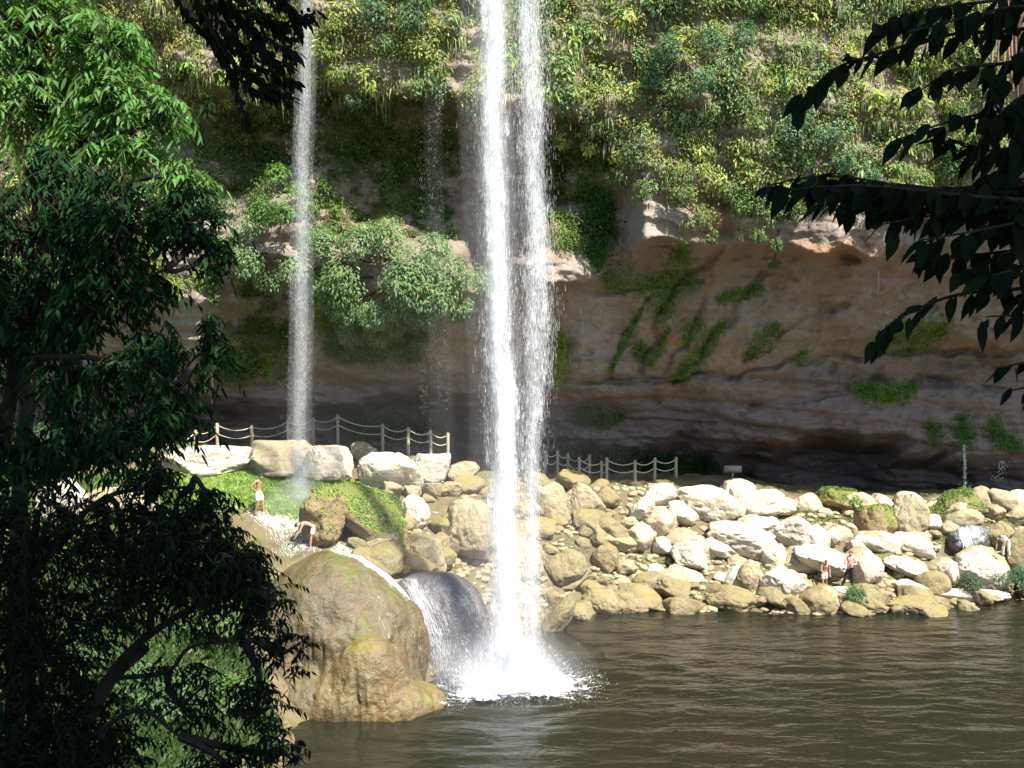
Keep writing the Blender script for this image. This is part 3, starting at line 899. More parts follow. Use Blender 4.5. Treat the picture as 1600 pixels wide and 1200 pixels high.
moss_patch([(905, 650), (935, 655), (968, 650)], 21, 2200, (0.04, 0.09, 0.02), 'dark square moss patch low beside the main waterfall')
moss_patch([(872, 520), (880, 560), (868, 600)], 14, 1600, (0.15, 0.22, 0.03), 'bright yellow green plant clump beside the right strand of water')
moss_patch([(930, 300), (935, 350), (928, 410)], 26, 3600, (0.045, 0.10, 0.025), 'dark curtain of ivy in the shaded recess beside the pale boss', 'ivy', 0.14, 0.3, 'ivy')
moss_patch([(1455, 665), (1463, 690)], 13, 600, (0.06, 0.12, 0.02), 'small moss cushion above the right cave mouth')
moss_patch([(1500, 655), (1510, 690)], 12, 900, (0.045, 0.12, 0.02), 'dripping moss tassel where the small trickle starts')
moss_patch([(1550, 660), (1560, 685), (1590, 695)], 15, 1200, (0.05, 0.12, 0.02), 'hanging moss fringe at the right end of the cave')
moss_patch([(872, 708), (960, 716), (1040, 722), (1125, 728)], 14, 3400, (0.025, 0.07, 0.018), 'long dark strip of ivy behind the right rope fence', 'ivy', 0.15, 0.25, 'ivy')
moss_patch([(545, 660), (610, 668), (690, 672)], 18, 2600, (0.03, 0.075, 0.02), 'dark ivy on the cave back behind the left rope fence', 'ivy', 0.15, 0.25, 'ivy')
moss_patch([(505, 500), (560, 530), (610, 530), (660, 485)], 34, 6000, (0.10, 0.17, 0.025), 'large moss bank hanging below the wide ledge shrub')
moss_patch([(340, 575), (400, 560), (455, 510)], 26, 3800, (0.08, 0.12, 0.022), 'olive moss slope left of the thin waterfall')
moss_patch([(420, 560), (420, 590)], 7, 350, (0.16, 0.24, 0.03), 'little bright fern spot at the foot of the olive moss slope')
moss_patch([(480, 225), (560, 200), (600, 260), (630, 330)], 40, 4200, (0.06, 0.10, 0.022), 'patchy green growth on the dark recess wall')
moss_patch([(650, 200), (670, 270), (665, 330)], 24, 2400, (0.055, 0.09, 0.025), 'narrow green growth at the right of the dark recess')
moss_patch([(360, 250), (380, 300), (330, 330)], 32, 2600, (0.06, 0.10, 0.025), 'green growth on the shaded wall behind the upper left tree')
moss_patch([(870, 330), (885, 350), (878, 380)], 10, 700, (0.13, 0.18, 0.03), 'sunlit creeper on the ledge right of the main waterfall', 'creeper', 0.13, 0.2, 'creeper')
moss_patch([(905, 255), (920, 240), (945, 260)], 22, 1400, (0.07, 0.12, 0.03), 'shaded plants under the yellow leaved shrub', 'creeper', 0.14, 0.2, 'creeper')

# hanging roots
for (a, b, c, lab) in ((1369, 425, 458, 'pale hanging root under the orange rock lip'), (1503, 380, 412, 'pale hanging root among the dark right leaves'), (331, 580, 628, 'pale hanging root near the left end of the undercut')):
    p, nn = cliff_at([a], [b])
    p = p[0] + nn[0] * 0.15
    L = (c - b) / FPX * p[1]
    k = MB()
    k.tube(curve_pts([p + [0, 0, .15], p + [0.03, -.02, -L * .5], p + [-0.02, 0, -L]], 8), np.linspace(0.045, 0.02, 8), 5)
    link('hanging_root', k.mesh('hanging_root', M_POST), label=lab, cat='root')


# ------------------------------------------------------------------ boulders
def ico(sub):
    bm = bmesh.new()
    bmesh.ops.create_icosphere(bm, subdivisions=sub, radius=1)
    v = np.array([x.co[:] for x in bm.verts])
    f = np.array([[y.index for y in x.verts] for x in bm.faces])
    bm.free()
    return v, f


ICO3, ICO4, ICO5, ICO6 = ico(3), ico(4), ico(5), ico(6)


def boulder_verts(dim, seed, cuts=14, res=ICO5, rough=0.5, boxy=1.0):
    """a rounded angular rock filling the half sizes dim"""
    r = np.random.default_rng(seed)
    v = np.sign(res[0]) * np.abs(res[0]) ** boxy
    v = v / np.abs(v).max()
    for _ in range(cuts):
        d = norm(r.normal(size=3))
        h = r.uniform(0.6, 0.93)
        s = v @ d
        ex = np.maximum(s - h, 0)
        v = v - ex[:, None] * d * 0.84
    v = v * (1 + 0.10 * fbm(v * 1.2 + seed, 2, 11)[:, None] * rough * 2)
    rg = 1 - np.abs(fbm(v * 2.3 + seed * 1.7, 3, 14))
    v = v * (1 - 0.10 * np.clip((rg - 0.86) / 0.14, 0, 1)[:, None])
    v = v * (1 + 0.03 * fbm(v * 5.0 + seed, 4, 13)[:, None])
    v = v / np.abs(v).max(0)
    return v * np.array(dim)


def add_moss(o, v, n, col, ll=0.09, zmin=0.35):
    """short leafy moss on the upper faces of a boulder"""
    tri = v[ICO5[1]]
    fn = np.cross(tri[:, 1] - tri[:, 0], tri[:, 2] - tri[:, 0])
    ar = np.linalg.norm(fn, axis=1)
    fn = fn / ar[:, None]
    w = ar * np.clip((fn[:, 2] - zmin) * 3, 0, 1) * np.clip(0.6 + 1.5 * fbm(tri.mean(1) * 1.4, 3, 55), 0, 1)
    k = rng.choice(len(w), n, p=w / w.sum())
    b = rng.dirichlet((1, 1, 1), n)
    P = (tri[k] * b[..., None]).sum(1)
    N = norm(fn[k] + 0.5 * rng.normal(size=(n, 3)))
    D = norm(np.cross(N, rand_dir(n)) + fn[k] * 0.5)
    vv, f, t = leaves(P, D, N, ll * rng.uniform(.5, 1.5, n), ll * .55, 0.2, 0.15, tint=jit(col, n, .22))
    link('moss', mesh_np('moss', vv, [f], [M_MOSS], False, t), o)


BG_GROUP = 'boulders on the bank'
GR = {}


def boulder(x0, y0, x1, y1, mat, label, tilt=0.0, seed=None, deep=0.85, cuts=14, back=0.0, name='boulder', sink=0.12, Yb=None, grow=1.16):
    seed = seed or int(x0 * 7 + y0 * 13)
    cx = (x0 + x1) / 2
    if 'block' in label and cx < 760:
        grow = 1.32
    ex_ = (x1 - x0) * (grow - 1) / 2
    x0, x1, y0, y1 = x0 - ex_, x1 + ex_, y0 - (y1 - y0) * (grow - 1) * .3, y1 + (y1 - y0) * (grow - 1) * .4
    if Yb is None:
        b = hit_ground(cx, y1 - 2)
        Yb = b.y + back
    w = (x1 - x0) / FPX * Yb / 2
    h = (y1 - y0) / FPX * Yb / 2 * (1 + sink)
    dpt = max(min(w, h * 1.6) * deep, 0.12)
    Yc = Yb + dpt * 0.6
    c = at(cx, (y0 + y1) / 2, Yc)
    w, h = w * Yc / Yb, h * Yc / Yb
    if tilt:
        ct, stt = abs(math.cos(tilt)), abs(math.sin(tilt))
        den = max(ct * ct - stt * stt, 0.35)
        w, h = max((w * ct - h * stt) / den, w * .6), max((h * ct - w * stt) / den, h * .45)
    v = boulder_verts((w * 1.06, dpt, h * 1.06), seed, cuts, boxy=0.5 if 'block' in label else 1.0)
    if tilt:
        ct, stt = math.cos(tilt), math.sin(tilt)
        v = np.stack([v[:, 0] * ct - v[:, 2] * stt, v[:, 1], v[:, 0] * stt + v[:, 2] * ct], -1)
    o = link(name, mesh_np(name, v, [ICO5[1]], [mat], True), label=label, cat='boulder', group=BG_GROUP, loc=c)
    if mat is M_MOSSY:
        add_moss(o, v, int(1500 * w * dpt), (0.20, 0.28, 0.07) if x0 < 700 else (0.12, 0.17, 0.05))
    return o


T = 0.35
BL = [
    (880, 757, 942, 816, M_TAN, 'cracked tan block right of the main waterfall, top row', 0),
    (838, 760, 882, 812, M_TAN, 'squarish tan block half veiled by the right water strand', 0),
    (978, 768, 1029, 822, M_PALE, 'rounded grey tan boulder leaning left of the white top row', -0.5),
    (1003, 753, 1062, 792, M_PALE, 'pale block at the left end of the white top row', 0.1),
    (1036, 778, 1094, 828, M_PALE, 'tilted white boulder with tan shaded right side, under the top row', -0.4),
    (1055, 753, 1152, 814, M_PALE, 'largest white slab of the top row, below the fence end', -0.2),
    (1138, 759, 1176, 806, M_PALE, 'white block between the largest top slab and the egg stone', 0),
    (1174, 764, 1217, 817, M_PALE, 'egg shaped white boulder at the right end of the top row', -0.7),
    (1098, 803, 1212, 872, M_PALE, 'broad white slab in the middle of the bank', -0.25),
    (1203, 806, 1271, 856, M_PALE, 'brightest white boulder below the egg shaped one', -0.15),
    (1280, 818, 1321, 856, M_PALE, 'small white egg stone standing alone below the green ledge', -0.6),
    (1045, 842, 1111, 897, M_PALE, 'pale boulder with a black hollow under its left side', -0.35),
    (1190, 850, 1231, 890, M_PALE, 'knobbly white stone under the broad white slab', 0.2),
    (1100, 836, 1162, 876, M_PALE, 'white slab leaning on the broad slab, lower left', -0.35),
    (1240, 846, 1333, 908, M_PALE, 'long white slab sloping down towards the two people', -0.35),
    (1190, 885, 1263, 944, M_PALE, 'big smooth cream boulder near the waterline', -0.2),
    (1148, 878, 1192, 930, M_TAN, 'cream stone beside the big smooth one', 0.2),
    (1108, 920, 1192, 957, M_ALGAE, 'low brown boulder at the waterline left of the smooth one', -0.1),
    (1266, 912, 1318, 958, M_TAN, 'tilted olive boulder below the person in dark trousers', -0.6),
    (912, 920, 971, 967, M_ALGAE, 'round mossy boulder dipping into the pool', 0.1),
    (845, 863, 916, 917, M_ALGAE, 'big yellow brown boulder right of the falling water', 0.1),
    (924, 853, 966, 893, M_ALGAE, 'olive boulder behind the round mossy one', 0.1),
    (933, 828, 1007, 866, M_TAN, 'long tan slab across the left part of the bank', -0.15),
    (1020, 900, 1085, 940, M_ALGAE, 'brown boulder low on the bank left of the black hollow', -0.1),
    (1322, 842, 1352, 866, M_PALE, 'small white block just above the person in dark trousers', 0.1),
    (1330, 862, 1380, 918, M_PALE, 'upright white boulder right of the person in dark trousers', -0.15),
    (1374, 862, 1451, 907, M_PALE, 'flat white slab sloping right with a shadowed underside', -0.4),
    (1466, 880, 1502, 917, M_PALE, 'white block left of the triangular boulder', 0.2),
    (1499, 864, 1567, 922, M_PALE, 'triangular pale boulder beside the right shore bush', 0.0),
    (1400, 905, 1447, 932, M_PALE, 'pale stone above the mossy waterline slab', -0.1),
    (1380, 934, 1476, 962, M_ALGAE, 'long mossy slab lying at the waterline', 0.0),
    (1322, 936, 1382, 960, M_ALGAE, 'low brown stone left of the mossy waterline slab', 0.0),
    (846, 930, 897, 1002, M_ALGAE, 'orange brown wedge of rock at the foot of the falls', -0.6),
    (850, 925, 880, 955, M_ALGAE, 'pale stone above the orange brown wedge', 0),
    (880, 940, 930, 975, M_ALGAE, 'dark sided stone left of the round mossy boulder', -0.3),
    (965, 935, 1015, 962, M_ALGAE, 'flat olive stone right of the round mossy boulder', 0),
    (485, 705, 546, 755, M_PALE, 'square white block under the left rope fence', 0.0),
    (393, 691, 482, 745, M_TAN, 'brown topped hump below the fence, left of the white block', 0.05),
    (255, 698, 392, 745, M_PALE, 'long cream hump under the lit fence posts', 0.05),
    (575, 715, 652, 768, M_PALE, 'big white block with an undercut hollow left of the falls', 0.0),
    (640, 711, 697, 762, M_PALE, 'cracked white block beside the hollowed one', -0.15),
    (544, 688, 594, 724, M_TAN, 'shaded slab with bright lower lip under the fence', -0.3),
    (698, 718, 748, 758, M_TAN, 'grey brown boulder half hidden by spray, by the fence', 0.1),
    (595, 752, 628, 782, M_TAN, 'left stone of the small row under the white blocks', -0.3),
    (626, 755, 656, 780, M_TAN, 'second stone of the small row under the white blocks', -0.2),
    (660, 754, 690, 780, M_TAN, 'third stone of the small row under the white blocks', 0.1),
    (686, 752, 722, 778, M_TAN, 'last stone of the small row, nearest the falling water', 0.1),
    (620, 775, 672, 828, M_PALE, 'pale knobbed boulder right of the mossy hump', 0.2),
    (505, 748, 640, 842, M_MOSSY, 'green topped hump with brown lower side below the white block', -0.45),
    (458, 756, 555, 856, M_MOSSY, 'mossy brown hump under the thin waterfall', -0.5),
    (690, 788, 775, 880, M_TAN, 'large smooth yellowish boulder behind the main waterfall', -0.1),
    (575, 825, 628, 872, M_TAN, 'orange tan boulder behind the big travertine mound', 0.1),
    (640, 838, 700, 905, M_TAN, 'tall tan boulder with a notch behind the wet grey rock', 0.3),
    (590, 868, 640, 896, M_TAN, 'low yellow stone showing above the wet grey rock', -0.1),
    (1280, 760, 1345, 800, M_MOSSY, 'mossy lump carrying the bright green bush', 0.1),
    (1395, 780, 1450, 845, M_TAN, 'pale streaked buttress in the bank right of the green bush', 0.0),
    (1340, 790, 1400, 845, M_MOSSY, 'mossy tan buttress under the bright green bush', 0.0),
    (1440, 820, 1475, 845, M_ALGAE, 'tilted brown stone left of the little cascade', -0.5),
    (1540, 822, 1585, 862, M_ALGAE, 'yellow brown boulder behind the stooping person', 0),
    (1478, 825, 1545, 868, M_WET, 'dark wet rock under the little cascade', 0),
    (1556, 770, 1640, 800, M_PALE, 'long pale ledge stone at the right edge', 0),
    (1460, 770, 1560, 815, M_MOSSY, 'mossy ledge at the foot of the trickle', 0),
    (780, 845, 850, 905, M_TAN, 'yellow boulder seen between the two water strands', 0),
    (1575, 835, 1640, 900, M_ALGAE, 'yellow brown boulder at the right edge of the bank', 0),
]
for b in BL:
    o = boulder(*b)
    if 'dark wet rock' in b[5]:
        o_wet = o
# flat slab of the landing
o = boulder(1455, 922, 1572, 942, M_PALE, 'long flat straight edged pale slab at the waterline', 0, name='stone_slab', cuts=4)


def ground_normal(p):
    e = 0.3
    zx = float(ground_z(np.array([p.x + e]), np.array([p.y]))[0] - ground_z(np.array([p.x - e]), np.array([p.y]))[0]) / (2 * e)
    zy = float(ground_z(np.array([p.x]), np.array([p.y + e]))[0] - ground_z(np.array([p.x]), np.array([p.y - e]))[0]) / (2 * e)
    return Vector((-zx, -zy, 1)).normalized()


# smaller stones filling the bank
shapes = {m.name: [mesh_np('stone', boulder_verts((1, .9, .75), 900 + i, 12, ICO4), [ICO4[1]], [m], True) for i in range(8)] for m in (M_PALE, M_CREAM_R, M_TAN, M_ALGAE)}
cnt = 0
tries = 0
while cnt < 290 and tries < 3000:
    tries += 1
    px = random.uniform(560, 1640)
    py = random.uniform(752, 962)
    if px < 840 and py > 900:
        continue
    if px < 700 and py < 775 - (px - 560) * 0.1:
        continue
    q = hit_ground(px, py)
    if q.z < -0.15 or q.y > 54:
        continue
    if 1290 < px < 1350 and 905 < py < 935:
        continue
    size = random.choice((0.3, 0.4, 0.5, 0.6, 0.75, 0.95, 1.05))
    if py > 915 or px < 960:
        m, lab = M_ALGAE, 'one of the small olive brown stones along the waterline and left bank'
    elif 1000 < px < 1500 and random.random() < 0.75:
        m, lab = random.choice((M_PALE, M_CREAM_R)), 'one of the small pale stones among the white boulders'
    else:
        m, lab = M_TAN, 'one of the small tan stones filling the upper bank'
    o = link('stone', random.choice(shapes[m.name]), label=lab, cat='stone', group='small stones filling the bank', loc=q + Vector((0, 0, size * 0.15)))
    o.scale = (size * random.uniform(.8, 1.3), size * random.uniform(.8, 1.2), size * random.uniform(.6, 1))
    o.rotation_euler = (random.uniform(-.4, .4), random.uniform(-.4, .4), random.uniform(0, 6.28))
    cnt += 1


# loose rubble between the stones
rb = MB()
base_v = [boulder_verts((1, .9, .7), 700 + i, 8, ico(2)) for i in range(6)]
rb_f = ico(2)[1]
for _ in range(2600):
    px, py = random.uniform(560, 1650), random.uniform(755, 965)
    q = hit_ground(px, py)
    if q.z < -0.2 or q.y > 54.5 or (px < 720 and py < 800):
        continue
    sz = random.uniform(.08, .26)
    th = random.uniform(0, 6.28)
    v = random.choice(base_v) * np.array([sz * random.uniform(.8, 1.3), sz, sz * random.uniform(.6, 1)])
    v = np.stack([v[:, 0] * math.cos(th) - v[:, 1] * math.sin(th), v[:, 0] * math.sin(th) + v[:, 1] * math.cos(th), v[:, 2]], -1)
    rb.add(v + np.array(q), rb_f)
link('rubble', rb.mesh('rubble', M_TAN), kind='stuff', label='loose tan rubble filling the gaps between the boulders', cat='rubble')

# ------------------------------------------------------------------ big rocks by blending ellipsoids
def star_rock(name, centre, blobs, mat, label, seed=1, flute=0.12, res=ICO6, k=0.35, grain=0.05):
    c0 = np.array(centre)
    d = res[0]
    B = [(np.array(c), np.array(r)) for c, r in blobs]

    def sdf(p):
        acc = 0
        for c, r in B:
            q = (p - c) / r
            s = (np.linalg.norm(q, axis=-1) - 1) * r.min()
            acc = acc + np.exp(-s / k)
        return -k * np.log(np.maximum(acc, 1e-30))
    lo = np.zeros(len(d))
    hi = np.full(len(d), 9.0)
    for _ in range(30):
        mid = (lo + hi) / 2
        ins = sdf(c0 + d * mid[:, None]) < 0
        lo = np.where(ins, mid, lo)
        hi = np.where(ins, hi, mid)
    v = c0 + d * lo[:, None]
    side = 1 - np.abs(d[:, 2:3])
    v = v + d * (flute * side * fbm(v * np.array([3.6, 3.6, 0.4]) + seed, 4, seed)[:, None])
    v = v + d * (0.12 * fbm(v * 0.6 + seed, 3, seed + 5)[:, None] + grain * fbm(v * 2.6, 4, seed + 9)[:, None])
    return link(name, mesh_np(name, v - c0, [res[1]], [mat], True), label=label, cat='rock', loc=c0), v


ctr = at(540, 1010, 36.2)
mound, mound_v = star_rock('travertine_mound', ctr, [
    (at(520, 985, 36.8), (2.55, 2.4, 2.75)), (at(600, 1020, 36.6), (1.55, 1.6, 2.1)), (at(570, 1070, 35.0), (1.5, 1.5, 1.6)),
    (at(500, 1110, 34.4), (1.5, 1.2, 1.2)), (at(630, 1110, 35.0), (1.1, .9, 0.85)), (at(420, 1060, 36.2), (2.2, 2.0, 2.4)), (at(560, 1000, 35.2), (1.1, 1.1, 0.7))],
    M_TRAV, 'big domed olive brown travertine mound streaked by water, left of the falls', seed=3, flute=0.13, k=0.25, grain=0.035)
M_TRAV2 = rock_mat('yellow_travertine', (0.15, 0.108, 0.042), (0.10, 0.075, 0.034), (0.13, 0.066, 0.018), moss=(0.10, 0.105, 0.025), moss_lo=0.66, moss_hi=0.84, streak=0.7, rough=0.36, crack=0.0, spec=0.5, up=0.25)
lobe, _v = star_rock('lower_lobe', at(578, 1080, 34.2), [(at(578, 1065, 34.2), (1.25, 0.95, 1.45)), (at(540, 1105, 34.0), (1.2, .9, .9)), (at(640, 1105, 34.6), (1.25, .9, .75)), (at(600, 1110, 34.0), (1.3, .9, .8)), (at(480, 1115, 34.2), (1.2, .9, .8))],
                     M_TRAV2, None, seed=5, flute=0.11, k=0.2, grain=0.03)
lobe.parent = mound
lobe.location = lobe.location - mound.location
del lobe['category']
ctr = at(690, 990, 38.8)
wet, wet_v = star_rock('wet_rock', ctr, [(at(700, 1010, 39.0), (1.25, 1.2, 2.2)), (at(655, 955, 39.8), (1.3, 1.3, 1.25)), (at(735, 1050, 38.8), (1.0, 1.0, 2.0)), (at(690, 960, 39.4), (1.3, 1.1, 1.2))],
                       M_WET, 'smooth dark grey wet rock between the mound and the main waterfall', seed=8, flute=0.04, res=ICO5, grain=0.02)


# ------------------------------------------------------------------ falling water
def drops(P, D, L, Wd):
    """slender three sided spindles: verts, faces"""
    n = len(P)
    D = norm(D)
    a = norm(np.cross(D, rand_dir(n)))
    b = np.cross(D, a)
    L = np.broadcast_to(L, (n,))[:, None]
    Wd = np.broadcast_to(Wd, (n,))[:, None]
    m = P + D * L * 0.2
    v = [P + D * L * 0.5, P - D * L * 0.5]
    for k in range(3):
        th = k * 2.0944
        v.append(m + (a * math.cos(th) + b * math.sin(th)) * Wd * 0.5)
    V = np.stack(v, 1).reshape(-1, 3)
    i = np.arange(n)[:, None] * 5
    F = np.concatenate([i + np.array([[0, 2, 3]]), i + np.array([[0, 3, 4]]), i + np.array([[0, 4, 2]]), i + np.array([[1, 3, 2]]), i + np.array([[1, 4, 3]]), i + np.array([[1, 2, 4]])])
    return V, F


def flakes(P, D, L, Wd):
    """tiny slivers of water, one triangle each"""
    n = len(P)
    D = norm(D)
    a = norm(np.cross(D, rand_dir(n)))
    L = np.broadcast_to(L, (n,))[:, None]
    Wd = np.broadcast_to(Wd, (n,))[:, None]
    V = np.stack([P - D * L * 0.6, P + D * L * 0.4 + a * Wd * 0.5, P + D * L * 0.4 - a * Wd * 0.5], 1).reshape(-1, 3)
    return V, np.arange(3 * n).reshape(n, 3)


def stream_pts(path, n, sig, clump_n=0, clump_sig=0.5, seed=0, tail=0.9):
    """path: list of (x, y, z, width factor) from top to bottom"""
    pt = np.array(path, float)
    z = rng.uniform(pt[-1, 2], pt[0, 2], n)
    zz = pt[::-1, 2]
    cx = np.interp(z, zz, pt[::-1, 0])
    cy_ = np.interp(z, zz, pt[::-1, 1])
    w = np.interp(z, zz, pt[::-1, 3])
    if clump_n:
        k = rng.integers(0, clump_n, n)
        cz = rng.uniform(pt[-1, 2], pt[0, 2], clump_n)
        co = rng.normal(size=(clump_n, 2)) * clump_sig
        dz = rng.exponential(tail, n)
        z2 = cz[k] + dz
        ok = z2 < pt[0, 2] + 1
        z = np.where(ok, z2, z)
        cx = np.interp(z, zz, pt[::-1, 0])
        cy_ = np.interp(z, zz, pt[::-1, 1])
        w = np.interp(z, zz, pt[::-1, 3])
        s = (0.05 + 0.055 * dz) * w
        x = cx + co[k, 0] * w + rng.normal(size=n) * s
        y = cy_ + co[k, 1] * w + rng.normal(size=n) * s
    else:
        x = cx + rng.normal(size=n) * sig * w
        y = cy_ + rng.normal(size=n) * sig * w
    wob = 0.10 * vnoise(np.stack([z * 0.5, 0 * z + seed, 0 * z], -1), 5 + seed)
    return np.stack([x + wob, y, z], -1)


def water_obj(name, parent, parts, solid=False):
    P = np.concatenate([p for p, l, w in parts])
    L = np.concatenate([np.full(len(p), 1.0) * l for p, l, w in parts])
    Wd = np.concatenate([np.full(len(p), 1.0) * w for p, l, w in parts])
    D = np.array([0, 0, -1.]) + rng.normal(size=(len(P), 3)) * 0.05
    v, f = (drops if solid else flakes)(P, D, L, Wd)
    return link(name, mesh_np(name, v, [f], [M_DROP], solid), parent)


def U(n, a, b):
    return rng.uniform(a, b, n)


def thing(name, label, cat, loc=(0, 0, 0), group=None):
    e = bpy.data.objects.new(name, None)
    COL.objects.link(e)
    e['label'], e['category'] = label, cat
    if group:
        e['group'] = group
    return e


def pw(px, py, Y, w):
    p = at(px, py, Y)
    return (p.x, p.y, p.z, w)


main = thing('waterfall', 'broad white main waterfall plunging into the dark pool', 'waterfall', group='waterfalls')
path = [pw(774, -240, 36.6, .72), pw(772, 0, 36.5, .76), pw(770, 150, 36.5, .78), pw(775, 300, 36.4, .74), pw(778, 450, 36.4, .78), pw(785, 600, 36.4, .74), pw(788, 800, 36.4, .82), pw(788, 950, 36.4, 1.05), pw(790, 1085, 36.4, 1.35)]
def flow(path, n, sig, L, w0, w1, cn=0, cs=0.2, seed=0, tail=0.9):
    return stream_pts(path, n, sig, cn, cs, seed, tail), L * rng.uniform(.4, 1.6, n), U(n, w0, w1)


water_obj('stream', main, [flow(path, 26000, .3, .22, .004, .010, 130, .24, 1, 1.6), flow(path, 20000, .3, .12, .005, .012, 120, .28, 1, .4), flow(path, 11000, .29, .2, .003, .007, seed=1),
                           flow(path[-4:], 12000, .28, .2, .004, .009, 90, .22, 1, .9), flow(path, 14000, .5, .10, .002, .005, seed=1)])
strand = thing('waterfall', 'thinner veil of water falling just right of the main waterfall', 'waterfall', group='waterfalls')
path2 = [pw(826, -240, 36.9, 1.0), pw(826, 0, 36.9, 1.0), pw(832, 200, 36.9, 1.05), pw(838, 350, 36.9, 1.0), pw(838, 500, 36.9, 1.1), pw(836, 620, 36.9, 1.0), pw(832, 700, 36.9, .75), pw(832, 850, 36.9, .7), pw(832, 1075, 36.9, 1.0)]
water_obj('stream', strand, [(stream_pts(path2, 17000, .25, 90, .19, 2, 1.6), .2 * rng.uniform(.5, 1.5, 17000), U(17000, .004, .008)),
                             (stream_pts(path2, 20000, .26, seed=2), .18, U(20000, .002, .006))])
leftf = thing('waterfall', 'thin misty waterfall landing on the grassy ridge at left', 'waterfall', group='waterfalls')
path3 = [pw(484, -200, 45.5, .7), pw(481, 0, 45.4, .8), pw(477, 150, 45.3, .95), pw(472, 300, 45.2, 1.0), pw(471, 500, 45.2, 1.1), pw(468, 650, 45.1, 1.1), pw(468, 740, 45, 1.2), pw(470, 800, 44.9, 1.4)]
water_obj('stream', leftf, [(stream_pts(path3, 3500, .13, seed=3), .14, U(3500, .003, .006)), (stream_pts(path3, 4500, .13, 70, .12, 3, 1.2), .14, U(4500, .003, .006)),
                            (stream_pts(path3, 12000, .26, seed=3), .10, U(12000, .002, .004))])
wisp = thing('waterfall', 'faint wisp of drops between the thin and the main waterfall', 'waterfall', group='waterfalls')
path4 = [pw(675, 150, 47.0, .8), pw(680, 400, 47.0, 1.0), pw(690, 600, 47, 1.2), pw(690, 720, 47, 1.3)]
water_obj('stream', wisp, [(stream_pts(path4, 1500, .42, 40, .3, 4, 1.2), .07, U(1500, .003, .007))])
trk = thing('waterfall', 'small trickle dripping from the moss tassel at the right cave mouth', 'waterfall', group='waterfalls')
path5 = [pw(1508, 695, 55.5, .6), pw(1510, 730, 55.5, .8), pw(1511, 770, 55.5, 1.0)]
water_obj('stream', trk, [(stream_pts(path5, 220, .05, seed=5), .10, U(220, .015, .035)), (stream_pts(path5, 30, .2, seed=5), .05, .025)], True)
trk2 = thing('waterfall', 'sparse dripping water at the far right end of the cave', 'waterfall', group='waterfalls')
path6 = [pw(1566, 720, 55.5, .9), pw(1562, 750, 55.5, 1.0)]
water_obj('stream', trk2, [(stream_pts(path6, 60, .16, seed=6), .07, .03)], True)

# spray and foam where the water strikes
base = at(790, 1085, 36.4)
sp = thing('splash', 'white burst of spray and foam where the main waterfall hits the pool', 'splash')
n = 60000
a = rng.uniform(0, 2 * np.pi, n)
r_ = np.abs(rng.normal(size=n)) * 0.72
P = np.stack([base.x - 0.05 + r_ * np.cos(a) * 1.25, base.y + r_ * np.sin(a) * 0.95, np.abs(rng.exponential(0.34, n)) * np.exp(-r_ * 0.4) * 1.5 + 0.02], -1)
Dr = np.stack([np.cos(a) * 0.6, np.sin(a) * 0.6, 0.5 + rng.random(n)], -1)
v, f = flakes(P, Dr, U(n, .05, .14), U(n, .006, .018))
link('spray', mesh_np('spray', v, [f], [M_DROP], False), sp)


def foam_mat():
    k = NT('foam')
    tc = k.n('ShaderNodeTexCoord')
    at_ = k.n('ShaderNodeAttribute', attribute_name='tint')
    nz = k.noise(3.2, 8, 0.7, k.pos((1, 1.4, 1)), 0.8)
    s = k.math('ADD', at_.outputs['Fac'], k.math('MULTIPLY', k.math('SUBTRACT', nz, 0.5), 1.9))
    fac = k.ramp(s, [(0.40, 0), (0.78, 1)])
    d = k.n('ShaderNodeBsdfDiffuse')
    d.inputs[0].default_value = (0.85, 0.87, 0.88, 1)
    tr = k.n('ShaderNodeBsdfTransparent')
    m = k.n('ShaderNodeMixShader')
    k.l(fac, m.inputs[0])
    k.l(tr.outputs[0], m.inputs[1])
    k.l(d.outputs[0], m.inputs[2])
    return k.done(m.outputs[0])


nr, na = 90, 200
rr = np.linspace(0.02, 1, nr)[:, None]
aa = np.linspace(0, 2 * np.pi, na)[None]
rad = rr * (1 + 0.15 * np.cos(aa * 3 + 1) + 0.1 * np.sin(aa * 5))
X = base.x + 0.3 + rad * np.cos(aa) * 4.6
Y = base.y - 0.1 + rad * np.sin(aa) * 3.4
P3 = np.stack([X, Y, 0 * X], -1)
Z = 0.07 + 0.13 * np.exp(-(rr * 2.2) ** 2) + 0.09 * np.abs(fbm(P3 * 1.6, 4, 23)) * (1 - rr * 0.6) + 0.10 * np.exp(-((rr - .64) / .05) ** 2)
fade = np.clip(1.12 - rr * 1.75, 0, 1) + 0.15 * np.exp(-((rr - .64) / .06) ** 2) + 0.34 * (1 - rr) + 0 * X
link('foam', mesh_np('foam', np.stack([X, Y, Z], -1).reshape(-1, 3), grid_faces(nr, na)[:, ::-1], [foam_mat()], True, np.repeat(fade.reshape(-1, 1), 3, 1)), sp)
n = 500      # beads of foam thrown onto the ring around
a = rng.uniform(0, 2 * np.pi, n)
r_ = 2.6 + rng.normal(size=n) * 0.25
P = np.stack([base.x + 0.25 + r_ * np.cos(a) * 1.1, base.y - .1 + r_ * np.sin(a) * 0.85, 0.1 + rng.exponential(0.10, n)], -1)
v, f = drops(P, rand_dir(n), U(n, .02, .06), U(n, .008, .022))
link('bead', mesh_np('bead', v, [f], [M_DROP], True), sp)

# water running over rocks
bv_wet = BVHTree.FromPolygons([tuple(x) for x in wet_v], [tuple(int(y) for y in x) for x in ICO5[1]])
bv_mound = BVHTree.FromPolygons([tuple(x) for x in mound_v], [tuple(int(y) for y in x) for x in ICO6[1]])


